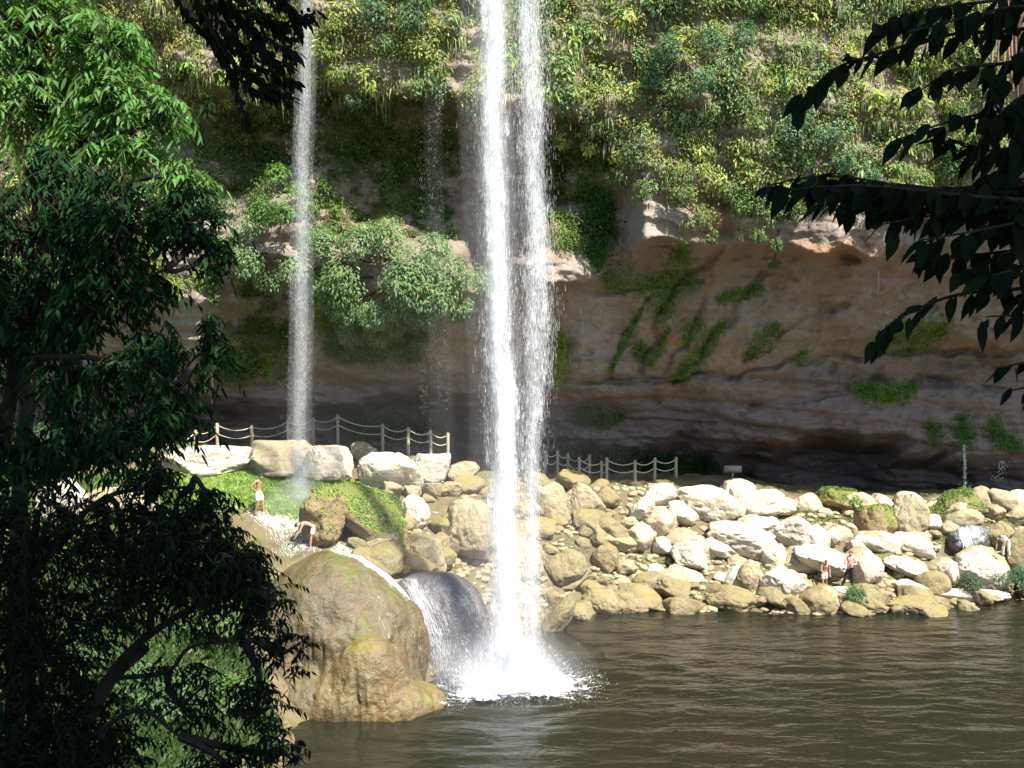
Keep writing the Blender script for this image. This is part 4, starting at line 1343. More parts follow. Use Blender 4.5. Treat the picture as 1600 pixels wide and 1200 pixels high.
def film(name, label, lines, n, bv, sig, wid, ln=0.22, group=None):
    """strands of water lying along photo polylines on a rock"""
    P, D = [], []
    tot = sum(w for _, w in lines)
    for pl, w in lines:
        pl = np.array(pl, float)
        m = int(n * w / tot)
        seg = np.linalg.norm(np.diff(pl, axis=0), axis=1)
        cs = np.concatenate([[0], np.cumsum(seg)])
        u = rng.random(m) * cs[-1]
        off = rng.normal(size=m) * sig
        for uu, of in zip(u, off):
            q = [np.interp(uu, cs, pl[:, 0]) + of, np.interp(uu, cs, pl[:, 1])]
            q2 = [np.interp(uu + 5, cs, pl[:, 0]) + of, np.interp(uu + 5, cs, pl[:, 1]) + .5]
            hits = []
            for qq in (q, q2):
                d = at(qq[0], qq[1], 50) - Vector((0, 0, CAM_H))
                h = bv.ray_cast(Vector((0, 0, CAM_H)), d.normalized()) if bv else (hit_ground(*qq), Vector((0, -.3, 1)), 0, 0)
                hits.append(h)
            if hits[0][0] is None or hits[1][0] is None:
                continue
            P.append(hits[0][0] + hits[0][1] * random.uniform(0.0, 0.05))
            D.append(hits[1][0] - hits[0][0] + Vector((0, 0, -1e-4)))
    P, D = np.array(P), np.array(D)
    v, f = flakes(P, D, U(len(P), ln * .5, ln * 1.6), U(len(P), wid * .6, wid * 1.4))
    return link(name, mesh_np(name, v, [f], [M_DROP], False), label=label, cat='cascade', group=group)


film('cascade', 'white curtain of water pouring over the wet grey rock', [([(640, 905), (662, 950), (685, 1010), (690, 1075)], 3), ([(655, 910), (690, 960), (702, 1010), (705, 1060)], 0.35),
     ([(715, 930), (738, 950), (747, 1000), (750, 1060)], .5)], 2600, bv_wet, 8, 0.007, .3)
film('cascade', 'thin sheet of water sliding along the crest of the big mound', [([(505, 856), (560, 872), (600, 898), (640, 935)], 1)], 1500, bv_mound, 3, 0.014, .25)
film('cascade', 'thin trickles glistening on the face of the big mound', [([(595, 930), (612, 990), (600, 1080)], 1), ([(525, 1060), (528, 1120)], 1), ([(650, 960), (662, 1040)], .5)], 150, bv_mound, 9, 0.009, .16)
film('cascade', 'white rush of water beside the bending person on the ridge', [([(400, 800), (440, 830), (450, 870)], 1), ([(440, 805), (470, 830), (480, 862)], 1.4), ([(475, 800), (520, 845), (560, 872)], .8)], 5000, None, 10, 0.010, .22)
bv_r = BVHTree.FromPolygons([v.co + o_wet.location for v in o_wet.data.vertices], [tuple(p.vertices) for p in o_wet.data.polygons])
film('cascade', 'little white cascade on the dark wet rock at right', [([(1502, 824), (1512, 852)], 1), ([(1522, 822), (1530, 845)], .6)], 900, bv_r, 5, 0.016, .25)


# mist: still air full of fine droplets
def mist_column(path, rf, dens, name='mist', label=None):
    p = np.array(path, float)
    q = curve_pts(p[:, :3], 24)
    w = np.interp(np.linspace(0, 1, 24), np.linspace(0, 1, len(p)), p[:, 3])
    v, f = tube_np(q, w * rf, 20)
    c1, c2 = np.arange(20), np.arange(20) + 23 * 20
    me = mesh_np(name, v, [f, c1[None, ::-1], c2[None]], [mist_mat(name, dens)], True)
    return link(name, me, label=label, cat='mist', kind='stuff')


mist_column(path, 0.42, 0.22, label='core of the mist around the main waterfall')
mist_column(path, 0.6, 0.30, label='fine white mist around the main waterfall')
mist_column(path, 0.95, 0.07, label='outer veil of mist around the main waterfall')
mist_column(path, 1.6, 0.03, label='faintest veil of mist around the main waterfall')
mist_column(path2, 0.36, 0.35, label='fine mist around the right strand of water')
mist_column(path3, 0.26, 0.36, label='fine mist around the thin left waterfall')
mist_column(path3, 0.5, 0.12, label='outer veil of mist around the thin left waterfall')
mist_column(path4, 0.5, 0.02, label='faint mist around the wisp of drops')


def mist_ball(c, r, dens, label):
    v = ICO3[0] * np.array(r) + np.array(c)
    v[:, 2] = np.maximum(v[:, 2], 0.18)
    me = mesh_np('mist', v, [ICO3[1]], [mist_mat('mist', dens)], True)
    return link('mist', me, label=label, cat='mist', kind='stuff')


for i, f in enumerate((0.7, 0.95, 1.2, 1.5, 1.85, 2.2, 2.6)):
    mist_ball((base.x - .1, base.y, 0.25), (1.35 * f, 1.0 * f, 0.75 + 0.45 * f), (0.35, 0.26, 0.18, 0.12, 0.07, 0.04, 0.025)[i], 'one of the soft shells of mist hanging over the splash')
mist_ball((base.x - 1.5, base.y + 3, 2.0), (5.5, 5, 7.0), 0.0034, 'faint spray hanging around the foot of the main waterfall')
mist_ball((base.x - 3, base.y + 4, 3.0), (9.0, 7, 11.0), 0.0020, 'faintest drifting spray filling the middle of the gorge')
mb = at(466, 800, 44)
mist_ball(tuple(mb), (1.5, 1.2, 1.5), 0.12, 'mist where the thin waterfall lands on the ridge')


# ------------------------------------------------------------------ rope fences
def rope_fence(label, posts, links, drop=0.22, single=()):
    """posts: (px, base py, top py, Y)"""
    e = thing('rope_fence', label, 'fence', group='rope fences on the cave path')
    tops = []
    for (px, yb, yt, Y) in posts:
        b, t = at(px, yb, Y), at(px, yt, Y)
        gz = float(ground_z(np.array([b.x]), np.array([Y]))[0])
        z0 = min(b.z, gz) - 0.1
        k = MB()
        zz = np.array([z0, t.z - 0.03, t.z])
        k.tube(np.stack([np.full(3, b.x), np.full(3, Y), zz], -1), [0.085, 0.08, 0.055], 8)
        k.add(*(np.array([[b.x + .055 * math.cos(i * math.pi / 4), Y + .055 * math.sin(i * math.pi / 4), t.z] for i in range(8)]), np.arange(8)[None]))
        link('post', k.mesh('post', M_POST), e)
        tops.append((b.x, Y, t.z))
    for i, j in links:
        a, b = np.array(tops[i]), np.array(tops[j])
        for dz, dr in ((0.1, drop), (0.52, drop * 0.9)):
            t = np.linspace(0, 1, 12)[:, None]
            q = a * (1 - t) + b * t + np.array([0, 0, -1.]) * (dz + dr * 4 * t * (1 - t))
            k = MB()
            k.tube(q, 0.028, 5)
            link('rope', k.mesh('rope', M_ROPE), e)
    return e


rope_fence('rope fence left of the main waterfall with two sunlit posts', [(262, 720, 690, 49), (306, 708, 672, 50.5), (340, 706, 661, 50.3), (394, 702, 664, 52.5), (450, 690, 656, 54.5), (490, 688, 652, 55), (528, 690, 648, 53.8), (598, 697, 662, 53.5), (638, 702, 667, 53.4), (673, 706, 672, 53.4), (700, 708, 676, 53.4)],
           [(0, 1), (1, 2), (2, 3), (3, 4), (4, 5), (5, 6), (6, 7), (7, 8), (8, 9), (9, 10)])
rope_fence('rope fence in the shade right of the main waterfall', [(852, 742, 705, 55), (871, 740, 704, 55), (887, 740, 708, 55.4), (905, 742, 714, 54.6), (921, 736, 710, 56.5), (940, 746, 720, 54.8), (948, 748, 715, 54.6), (992, 752, 719, 54.4), (1023, 752, 715, 54.5), (1056, 752, 714, 54.5)],
           [(0, 1), (1, 2), (2, 3), (3, 4), (3, 5), (5, 6), (6, 7), (7, 8), (8, 9)])
# sign in the cave
b = at(1145, 733, 57)
sg = thing('sign', 'small blank looking brown board on a post in the dark cave', 'sign')
k = MB()
k.box((b.x, 57, b.z), (0.95, 0.05, 0.36))
link('board', k.mesh('board', M_BOARD, False), sg)
k = MB()
k.box((b.x, 57.06, b.z - 0.45), (0.09, 0.07, 1.1))
link('post', k.mesh('post', M_POST, False), sg)


# ------------------------------------------------------------------ grass and bank plants
def ground_blades(region, n, hgt, col, seed=0):
    """grass blades in a photo polygon on the ground"""
    poly = np.array(region, float)
    out = []
    lo, hi = poly.min(0), poly.max(0)
    while len(out) < n:
        q = rng.uniform(lo, hi)
        ins = False
        j = len(poly) - 1
        for i in range(len(poly)):
            if (poly[i, 1] > q[1]) != (poly[j, 1] > q[1]) and q[0] < (poly[j, 0] - poly[i, 0]) * (q[1] - poly[i, 1]) / (poly[j, 1] - poly[i, 1]) + poly[i, 0]:
                ins = not ins
            j = i
        if ins:
            out.append(q)
    cen = np.array([list(hit_ground(*q)) for q in out])
    rep = 14
    P = np.repeat(cen, rep, 0) + rng.normal(size=(n * rep, 3)) * np.array([0.16, 0.22, 0])
    P[:, 2] = ground_fast(P[:, 0], P[:, 1])
    m = len(P)
    D = norm(np.array([0, 0, 1.]) + rng.normal(size=(m, 3)) * 0.45)
    N = norm(np.array([0.1, -.8, .4]) + rng.normal(size=(m, 3)) * 0.4)
    return leaves(P, D, N, hgt * rng.uniform(.5, 1.4, m), 0.05 + 0.05 * rng.random(m), 0.25, 0.1, tint=jit(col, m, 0.2))


lb = LB()
lb.add(ground_blades([(270, 745), (390, 735), (480, 745), (560, 760), (640, 800), (620, 815), (540, 800), (470, 805), (410, 790), (330, 790)], 4200, 0.20, (0.26, 0.36, 0.09)))
lb.add(ground_blades([(390, 735), (460, 735), (480, 765), (400, 790)], 900, 0.22, (0.19, 0.30, 0.06)))
link('grass', lb.mesh('grass'), kind='stuff', label='bright sunlit grass on the ridge below the left fence', cat='grass')
lb = LB()
lb.add(ground_blades([(1220, 790), (1600, 790), (1600, 815), (1450, 850), (1300, 840)], 420, 0.14, (0.12, 0.16, 0.05)))
lb.add(ground_blades([(860, 800), (1000, 830), (1250, 920), (1100, 930), (870, 900)], 160, 0.10, (0.13, 0.17, 0.05)))
link('weeds', lb.mesh('weeds'), kind='stuff', label='low weeds growing between the stones of the bank', cat='weeds')


lb = LB()
lb.add(ground_blades([(-500, 860), (-40, 880), (420, 900), (400, 1000), (420, 1120), (450, 1180), (200, 1230), (-500, 1260)], 5200, 0.30, (0.05, 0.085, 0.025)))
lb.add(ground_blades([(-600, 715), (-40, 740), (260, 745), (330, 800), (400, 880), (-40, 880), (-500, 860)], 3000, 0.28, (0.09, 0.15, 0.04)))
link('undergrowth', lb.mesh('undergrowth'), kind='stuff', label='green undergrowth covering the left shore', cat='undergrowth')


def bush(px, py, r, col, ll, label, name='bush', group='bushes on the bank', squash=0.8, n=None, Y=None, trunk=0.3):
    c = hit_ground(px, py) if Y is None else at(px, py, Y)
    lb = LB()
    st = MB()
    nb = 7
    for i in range(nb):
        d = rand_dir(1)[0]
        d[2] = abs(d[2]) * squash
        cc = np.array(c) + d * r * 0.62 + np.array([0, 0, r * trunk])
        nl = n or int(120 * (r * 0.6 / ll) ** 1.3 * 0.22 + 60)
        lb.add(clump(cc, np.array([0, -.2, 1.]), r * 0.55, nl, ll, col))
        st.tube(curve_pts([np.array(c) + [0, 0, -.1], np.array(c) * .5 + cc * .5 + [0, 0, -.05], cc], 6), np.linspace(.04, .012, 6) * max(1, r), 5)
    e = thing(name, label, 'bush', group=group)
    link('foliage', lb.mesh('foliage'), e)
    link('stem', st.mesh('stem', M_BARK), e)
    return e


bush(1335, 800, 0.75, (0.14, 0.26, 0.04), 0.14, 'bright green leafy bush on the mossy lump by the cave')
bush(1347, 936, 0.85, (0.09, 0.17, 0.07), 0.09, 'low grey green grass tuft at the feet of the dark trousered person', squash=0.25, trunk=0.05, Y=45.9)
bush(1515, 918, 0.7, (0.07, 0.10, 0.055), 0.08, 'olive bush in front of the triangular boulder', squash=0.5, trunk=.1, Y=47.6)
bush(1585, 918, 0.95, (0.06, 0.13, 0.055), 0.09, 'dark green bush at the right end of the shore', squash=0.5, trunk=.15, Y=47.8)
bush(430, 745, 0.75, (0.11, 0.20, 0.04), 0.13, 'green bush in front of the brown hump below the fence')
bush(285, 715, 0.6, (0.13, 0.21, 0.09), 0.13, 'pale green bush at the left end of the rope fence')
bush(1508, 778, 0.5, (0.09, 0.18, 0.04), 0.12, 'small fern bush where the trickle lands')
for i, (px, py, r, lab) in enumerate(((120, 1060, 1.2, 'leafy bush on the shore low at left, behind the dark tree'), (240, 1120, 1.3, 'pale leafy bush near the water under the dark branches'),
                                     (330, 1000, 1.2, 'sunlit bush seen through the gap under the bent branch'), (60, 720, 1.4, 'large sunlit bush on the upper left slope'), (150, 690, 1.2, 'bush beside the upper left slope rock'), (360, 1120, .9, 'small bush at the foot of the travertine mound'), (390, 960, 1.1, 'bush at the left flank of the travertine mound'), (20, 880, 1.5, 'broad bush on the left slope behind the dark crown'))):
    bush(px, py, r, [(0.05, 0.10, 0.032), (0.065, 0.115, 0.04), (0.075, 0.13, 0.035)][i % 3], 0.16, lab, group='bushes on the left shore')
boulder(60, 755, 135, 815, M_PALE, 'pale grey boulder on the left slope seen between the trees', 0)
boulder(140, 760, 240, 820, M_TAN, 'tan rock on the left slope under the long branch', 0)


# ------------------------------------------------------------------ foreground trees
def twig_leaves(lb, p0, d, length, nleaf, ll, lw, col, droop=0.5, tb=None, rad=0.006, hang=0.55, spread=0.75):
    d = d / np.linalg.norm(d)
    t = np.linspace(0.08, 1, nleaf)
    ctr = p0 + d * (length * t)[:, None] + np.array([0, 0, -1.]) * (droop * length * t ** 2)[:, None]
    tan = norm(d[None] + np.array([0, 0, -1.]) * (2 * droop * t)[:, None])
    sd = norm(np.cross(tan, np.array([[0, 0, 1.]])))
    sg = np.where(np.arange(nleaf) % 2 == 0, 1., -1.)[:, None]
    D = norm(tan * 0.55 + sd * sg * spread + np.array([0, 0, -hang]) + rng.normal(size=(nleaf, 3)) * 0.22)
    N = norm(np.array([0, 0, 1.]) + rng.normal(size=(nleaf, 3)) * 0.45 + D * 0.3)
    lb.add(leaves(ctr, D, N, ll * rng.uniform(.7, 1.2, nleaf), lw * rng.uniform(.8, 1.2, nleaf), 0.22, 0.12, tint=jit(col, nleaf, 0.15)))
    if tb is not None:
        i = np.linspace(0, nleaf - 1, 5).astype(int)
        tb.tube(np.vstack([p0[None], ctr[i]]), np.linspace(rad, rad * 0.4, 6), 4)


def crown(lb, tb, blobs, root_fn, col, ll, lw, tlen, nleaf, droop=0.45, hang=0.5, more=1.0):
    """blobs: (centre, radii, number of twigs)"""
    for c, r, m in blobs:
        c, r, m = np.array(c), np.array(r), int(m * more)
        hub = c - np.array([0, 0, r[2] * 0.3])
        q0 = root_fn(c)
        tb.tube(curve_pts([q0, q0 * .5 + hub * .5 + rng.normal(size=3) * .12, hub], 8), np.linspace(.045, .022, 8), 6)
        for _ in range(m):
            u = rand_dir(1)[0] * rng.uniform(0.25, 1) ** 0.5
            p = c + u * r
            d = norm(u * np.array([1, 1, .6]) + rng.normal(size=3) * 0.5 + np.array([0, 0, .15]))
            p0 = p - d * tlen * 0.5
            twig_leaves(lb, p0, d, tlen * rng.uniform(.6, 1.2), nleaf, ll, lw, col, droop, tb, hang=hang)
            if rng.random() < 0.5:
                tb.tube(curve_pts([hub, hub * .5 + p0 * .5 + rng.normal(size=3) * .05, p0], 5), np.linspace(.014, .006, 5), 4)


def tree(name, label, trunk_ctrl, trunk_rad, limbs, blobs, col, ll, lw, tlen, nleaf, bark=M_BARK, shade=False, **kw):
    e = thing(name, label, 'tree', group='trees close to the camera')
    tk = MB()
    tp = curve_pts(trunk_ctrl, 24)
    tk.tube(tp, np.linspace(trunk_rad[0], trunk_rad[1], 24), 12)
    nodes = [tp[6:]]
    for lc, r0, r1 in limbs:
        q = curve_pts(lc, 18)
        tk.tube(q, np.linspace(r0, r1, 18), 8)
        nodes.append(q[4:])
    nodes = np.concatenate(nodes)
    lb, tb = LB(), MB()

    def near(c):
        return nodes[np.argmin(np.linalg.norm(nodes - c, axis=1))]
    crown(lb, tb, blobs, near, col, ll, lw, tlen, nleaf, **kw)
    link('trunk', tk.mesh('trunk', bark), e)
    link('branches', tb.mesh('branches', M_BARK), e)
    link('crown', lb.mesh('crown', M_SHADE if shade else None), e)
    return e


def B(px, py, Y, rx, rz, ry, m):
    return (at(px, py, Y), (rx, ry, rz), m)


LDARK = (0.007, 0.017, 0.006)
# lower left tree: dark fine-leaved crown, shade put into the leaf colour
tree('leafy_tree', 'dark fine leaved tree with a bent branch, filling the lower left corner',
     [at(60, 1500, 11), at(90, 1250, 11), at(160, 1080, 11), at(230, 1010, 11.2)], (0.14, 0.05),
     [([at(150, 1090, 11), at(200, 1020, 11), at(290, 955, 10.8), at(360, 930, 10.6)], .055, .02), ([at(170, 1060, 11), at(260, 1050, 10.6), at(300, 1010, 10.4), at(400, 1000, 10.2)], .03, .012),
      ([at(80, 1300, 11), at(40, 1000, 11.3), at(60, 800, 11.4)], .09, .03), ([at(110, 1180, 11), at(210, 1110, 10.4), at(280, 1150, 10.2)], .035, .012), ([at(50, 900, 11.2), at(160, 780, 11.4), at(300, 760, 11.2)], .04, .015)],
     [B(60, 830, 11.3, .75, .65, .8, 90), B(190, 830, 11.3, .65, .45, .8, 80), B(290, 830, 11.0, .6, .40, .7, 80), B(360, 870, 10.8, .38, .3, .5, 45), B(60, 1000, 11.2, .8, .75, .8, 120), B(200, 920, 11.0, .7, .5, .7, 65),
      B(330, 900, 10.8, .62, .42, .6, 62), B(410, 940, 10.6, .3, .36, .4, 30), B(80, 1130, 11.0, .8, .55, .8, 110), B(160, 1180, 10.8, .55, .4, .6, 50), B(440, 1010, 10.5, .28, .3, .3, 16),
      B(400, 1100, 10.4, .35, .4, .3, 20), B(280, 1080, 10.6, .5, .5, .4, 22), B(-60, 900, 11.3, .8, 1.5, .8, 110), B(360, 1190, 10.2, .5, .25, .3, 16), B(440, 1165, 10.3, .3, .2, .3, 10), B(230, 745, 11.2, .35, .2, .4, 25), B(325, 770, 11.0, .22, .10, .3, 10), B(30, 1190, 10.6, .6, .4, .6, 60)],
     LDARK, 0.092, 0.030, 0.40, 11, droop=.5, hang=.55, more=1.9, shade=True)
# middle left tree in shade, its leaf colour darkened for it
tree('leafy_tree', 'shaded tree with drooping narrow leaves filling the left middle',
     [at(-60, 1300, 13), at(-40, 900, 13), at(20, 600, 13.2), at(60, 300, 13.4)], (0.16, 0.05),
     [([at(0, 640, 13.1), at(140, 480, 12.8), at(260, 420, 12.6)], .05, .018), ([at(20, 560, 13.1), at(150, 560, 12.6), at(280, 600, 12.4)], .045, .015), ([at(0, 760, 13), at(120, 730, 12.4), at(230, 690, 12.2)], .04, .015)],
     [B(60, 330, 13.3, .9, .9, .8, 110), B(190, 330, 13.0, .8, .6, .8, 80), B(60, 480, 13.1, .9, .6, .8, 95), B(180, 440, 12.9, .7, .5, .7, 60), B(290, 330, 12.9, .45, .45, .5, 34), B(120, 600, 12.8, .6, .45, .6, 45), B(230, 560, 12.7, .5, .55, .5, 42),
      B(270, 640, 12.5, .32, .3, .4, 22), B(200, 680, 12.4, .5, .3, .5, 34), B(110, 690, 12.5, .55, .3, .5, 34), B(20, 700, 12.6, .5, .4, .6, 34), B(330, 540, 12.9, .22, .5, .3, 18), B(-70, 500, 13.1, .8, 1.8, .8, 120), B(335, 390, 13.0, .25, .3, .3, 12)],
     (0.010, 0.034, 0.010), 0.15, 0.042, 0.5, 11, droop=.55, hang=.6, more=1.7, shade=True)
# upper left tree in the sun
tree('leafy_tree', 'tall tree with bright sunlit leaves in the upper left corner',
     [at(20, 1300, 15), at(30, 800, 15), at(60, 400, 15), at(60, 120, 15), at(40, -200, 15)], (0.14, 0.05),
     [([at(60, 330, 15), at(100, 180, 14.8), at(190, 80, 14.6)], .05, .015), ([at(60, 380, 15), at(150, 230, 14.6), at(270, 190, 14.4)], .045, .012), ([at(60, 400, 15), at(200, 290, 14.6), at(300, 280, 14.5)], .04, .012)],
     [B(60, 40, 15, 1.0, .7, .9, 120), B(160, 60, 14.8, .6, .5, .7, 70), B(50, 150, 14.9, .8, .6, .9, 90), B(180, 140, 14.6, .6, .42, .6, 70), B(250, 165, 14.4, .42, .25, .5, 34), B(130, 215, 14.6, .6, .35, .6, 50), B(215, 225, 14.5, .4, .22, .5, 26), B(285, 270, 14.5, .4, .22, .4, 24), B(-60, 60, 15, .9, 1.2, .9, 90), B(60, -120, 15, 1.0, .8, .9, 90)],
     (0.085, 0.19, 0.045), 0.17, 0.044, 0.5, 11, droop=.5, hang=.5, more=1.3)


def spray_branch(lb, tb, ctrl, Y, step, ll, lw, col, r0=0.012, hang=0.9):
    P = [at(a, b, Y + (c if len(z) > 2 else 0)) for z in ctrl for a, b, c in [(*z, 0)[:3]]]
    q = curve_pts(P, 30)
    tb.tube(q, np.linspace(r0, r0 * .3, 30), 6)
    L = np.linalg.norm(np.diff(q, axis=0), axis=1).sum()
    m = max(4, int(L / step))
    t = np.linspace(0.05, 1, m)
    c = np.array([[np.interp(x, np.linspace(0, 1, 30), q[:, k]) for k in range(3)] for x in t])
    tan = norm(np.gradient(c, axis=0))
    sd = norm(np.cross(tan, np.array([[0, 0, 1.]])))
    sg = np.where(np.arange(m) % 2 == 0, 1., -1.)[:, None]
    for rep in range(2):
        D = norm(tan * 0.6 + sd * sg * (0.8 if rep == 0 else -0.5) + np.array([0, 0, -hang]) + rng.normal(size=(m, 3)) * 0.42)
        N = norm(np.array([0, -.5, .6]) + rng.normal(size=(m, 3)) * 0.5)
        lb.add(leaves_ovate(c + rng.normal(size=(m, 3)) * .01, D, N, ll * rng.uniform(.7, 1.25, m), lw * rng.uniform(.8, 1.2, m), 0.2, 0.12, tint=jit(col, m, 0.15)))


# overhead tree on the right: trunk behind the camera's right, branches reaching into view, unseen canopy added above to shade the near leaves
e = thing('broadleaf_tree', 'dark broad leaved branches of the big tree reaching in from the right', 'tree', group='trees close to the camera')
lb, tb, tk = LB(), MB(), MB()
tr0 = np.array([4.6, 4.2, 6.0])
tp = curve_pts([tr0, tr0 + [0.1, -.2, 4], tr0 + [0.2, -.4, 8], tr0 + [-.4, -1, 13], tr0 + [-1.5, -1.5, 16]], 24)
tk.tube(tp, np.linspace(.32, .12, 24), 12)
DK = (0.008, 0.016, 0.007)  # near-black leaf colour with the shade put in
starts = []
for ctrl, Yb, st_, ll, lw in (
        ([(1700, 10), (1600, 45), (1480, 55), (1370, 85), (1300, 110), (1245, 165)], 5.2, .055, .15, .07), ([(1700, -20), (1560, 0), (1450, 15), (1375, 40)], 5.4, .05, .16, .075),
        ([(1680, 90), (1560, 100), (1490, 110), (1425, 150)], 5.0, .05, .14, .065), ([(1690, 160), (1590, 170), (1500, 185), (1410, 215)], 5.0, .05, .15, .07),
        ([(1700, 330), (1560, 310), (1450, 298), (1300, 275), (1195, 290)], 4.8, .045, .13, .06), ([(1700, 350), (1560, 345), (1430, 330), (1290, 320)], 4.9, .045, .14, .065), ([(1700, 300), (1620, 320), (1500, 330), (1380, 350)], 4.7, .05, .14, .065),
        ([(1700, 430), (1600, 450), (1490, 462), (1400, 500), (1370, 535)], 4.9, .05, .14, .06), ([(1700, 480), (1620, 490), (1540, 495)], 4.8, .05, .14, .06), ([(1700, 380), (1600, 390), (1500, 400), (1440, 400)], 5.0, .05, .15, .07),
        ([(1720, 560), (1640, 560), (1560, 575)], 4.8, .05, .14, .06), ([(1700, 230), (1600, 230), (1530, 235), (1480, 215)], 5.0, .045, .15, .07), ([(1700, 270), (1610, 280), (1550, 275)], 5.0, .045, .15, .07),
        ([(1700, 610), (1640, 600), (1580, 610)], 4.9, .05, .13, .06), ([(1690, 420), (1600, 420), (1550, 430)], 4.7, .04, .15, .07), ([(1690, 60), (1600, 80), (1560, 130), (1540, 190)], 4.9, .045, .15, .07),
        ([(1700, 130), (1620, 140), (1560, 180), (1520, 240)], 4.8, .04, .15, .075), ([(1700, 200), (1630, 220), (1570, 260), (1530, 300)], 4.8, .04, .15, .075), ([(1700, 320), (1620, 340), (1530, 360), (1440, 375)], 4.6, .04, .15, .075),
        ([(1700, 360), (1630, 370), (1560, 400), (1500, 430)], 4.8, .04, .15, .075), ([(1700, 100), (1640, 130), (1600, 170), (1580, 230)], 4.7, .04, .15, .075), ([(1700, 250), (1650, 270), (1600, 310), (1580, 360)], 4.6, .04, .15, .075),
        ([(1700, 320), (1500, 305), (1350, 290), (1225, 297)], 4.6, .04, .14, .075), ([(1700, 340), (1520, 335), (1400, 320), (1310, 300)], 5.1, .04, .14, .075), ([(1700, 300), (1520, 300), (1400, 288), (1270, 282)], 4.9, .04, .13, .07),
        ([(1700, 290), (1560, 290), (1420, 300), (1330, 305)], 5.0, .04, .14, .075), ([(1700, 30), (1600, 10), (1520, 25), (1440, 45)], 5.1, .04, .16, .08), ([(1700, 440), (1640, 440), (1590, 470)], 4.8, .04, .15, .075)):
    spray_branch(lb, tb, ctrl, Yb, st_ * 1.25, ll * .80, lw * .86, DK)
    starts.append(np.array(at(*ctrl[0], Yb)))
# limbs carrying those sprays, forking before they reach the view and leafy all along
starts = np.array(starts)
order = np.argsort(starts[:, 2])
for grp in np.array_split(order, 5):
    zc = starts[grp].mean(0)
    root = tp[np.argmin(np.abs(tp[:, 2] - zc[2] + .1))]
    hub = zc + np.array([0.75, rng.uniform(-.25, .25), rng.uniform(-.05, .12)])
    lq = curve_pts([root, root * .6 + hub * .4 + rng.normal(size=3) * .12, root * .25 + hub * .75 + rng.normal(size=3) * .1, hub], 16)
    tb.tube(lq, np.linspace(.055, .026, 16), 8)
    for g in grp:
        b_ = lq[int(rng.integers(9, 16))]
        tb.tube(curve_pts([b_, b_ * .5 + starts[g] * .5 + rng.normal(size=3) * .07, starts[g]], 10), np.linspace(.02, .012, 10), 6)
    for q in range(16):
        p0 = lq[int(rng.integers(4, 16))]
        d = norm(np.array([rng.uniform(-.6, .9), rng.uniform(-1, 1), rng.uniform(-.3, .5)]))
        L_ = rng.uniform(.35, .75)
        cq = curve_pts([p0, p0 + d * L_ * .55 + [0, 0, .05], p0 + d * L_ - [0, 0, .08]], 10)
        tb.tube(cq, np.linspace(.010, .004, 10), 5)
        m = 14
        c = cq[np.linspace(1, 9, m).astype(int)] + rng.normal(size=(m, 3)) * .02
        sd = norm(np.cross(d, [0, 0, 1.]))
        D = norm(d * .5 + sd * np.where(np.arange(m) % 2 == 0, .8, -.8)[:, None] + np.array([0, 0, -.8]) + rng.normal(size=(m, 3)) * .4)
        lb.add(leaves_ovate(c, D, norm(np.array([0, -.5, .6]) + rng.normal(size=(m, 3)) * .5), U(m, .09, .14), U(m, .045, .065), .2, .12, tint=jit(DK, m)))
for (bx, by, bz, br, m) in ((3, 2, 21, 3.2, 0), (-1, 4, 21.5, 3.2, 0), (-4, 3, 21, 3, 0), (0, 0, 22, 3.2, 0), (5, -1, 21, 3, 0), (-4, -2, 22, 3, 0), (2, 6, 20.5, 2.6, 0), (-3.5, 6.5, 20.5, 2.6, 0), (6, 4, 20, 2.6, 0), (-7, 5, 20.5, 2.6, 0), (-1, -4, 21, 3, 0), (-7.5, 1, 21, 2.6, 0), (1, 1, 19.5, 3, 0), (-3, 5, 19.6, 2.8, 0), (5, 1, 19.5, 2.8, 0), (8, 1, 21, 3, 0), (8, -3, 21, 3, 0), (3, -4, 21, 3, 0), (-1, 7, 21, 2.4, 0), (-6, 8, 20.5, 2.2, 0), (4, 4, 19, 2.6, 0), (10, -1, 20, 3, 0)):  # unseen leaf masses placed overhead to block sun and sky
    c = np.array([bx, by, bz], float)
    q0 = tp[-1]
    tb.tube(curve_pts([q0, q0 * .5 + c * .5 + rng.normal(size=3) * .3, c], 8), np.linspace(.1, .03, 8), 6)
    nl = int(230 * br * br)
    u = rand_dir(nl) * (rng.uniform(.2, 1, nl) ** .4)[:, None] * np.array([br, br, br * .55])
    D = norm(u + rng.normal(size=(nl, 3)) + np.array([0, 0, -.6]))
    N = norm(np.array([0, 0, 1.2]) + rng.normal(size=(nl, 3)) * .5)
    lb.add(leaves_ovate(c + u, D, N, U(nl, .25, .38), U(nl, .13, .2), .2, .1, tint=jit(DK, nl)))
link('trunk', tk.mesh('trunk', M_BARK), e)
link('branches', tb.mesh('branches', M_BARK), e)
link('crown', lb.mesh('crown', M_SHADE), e)

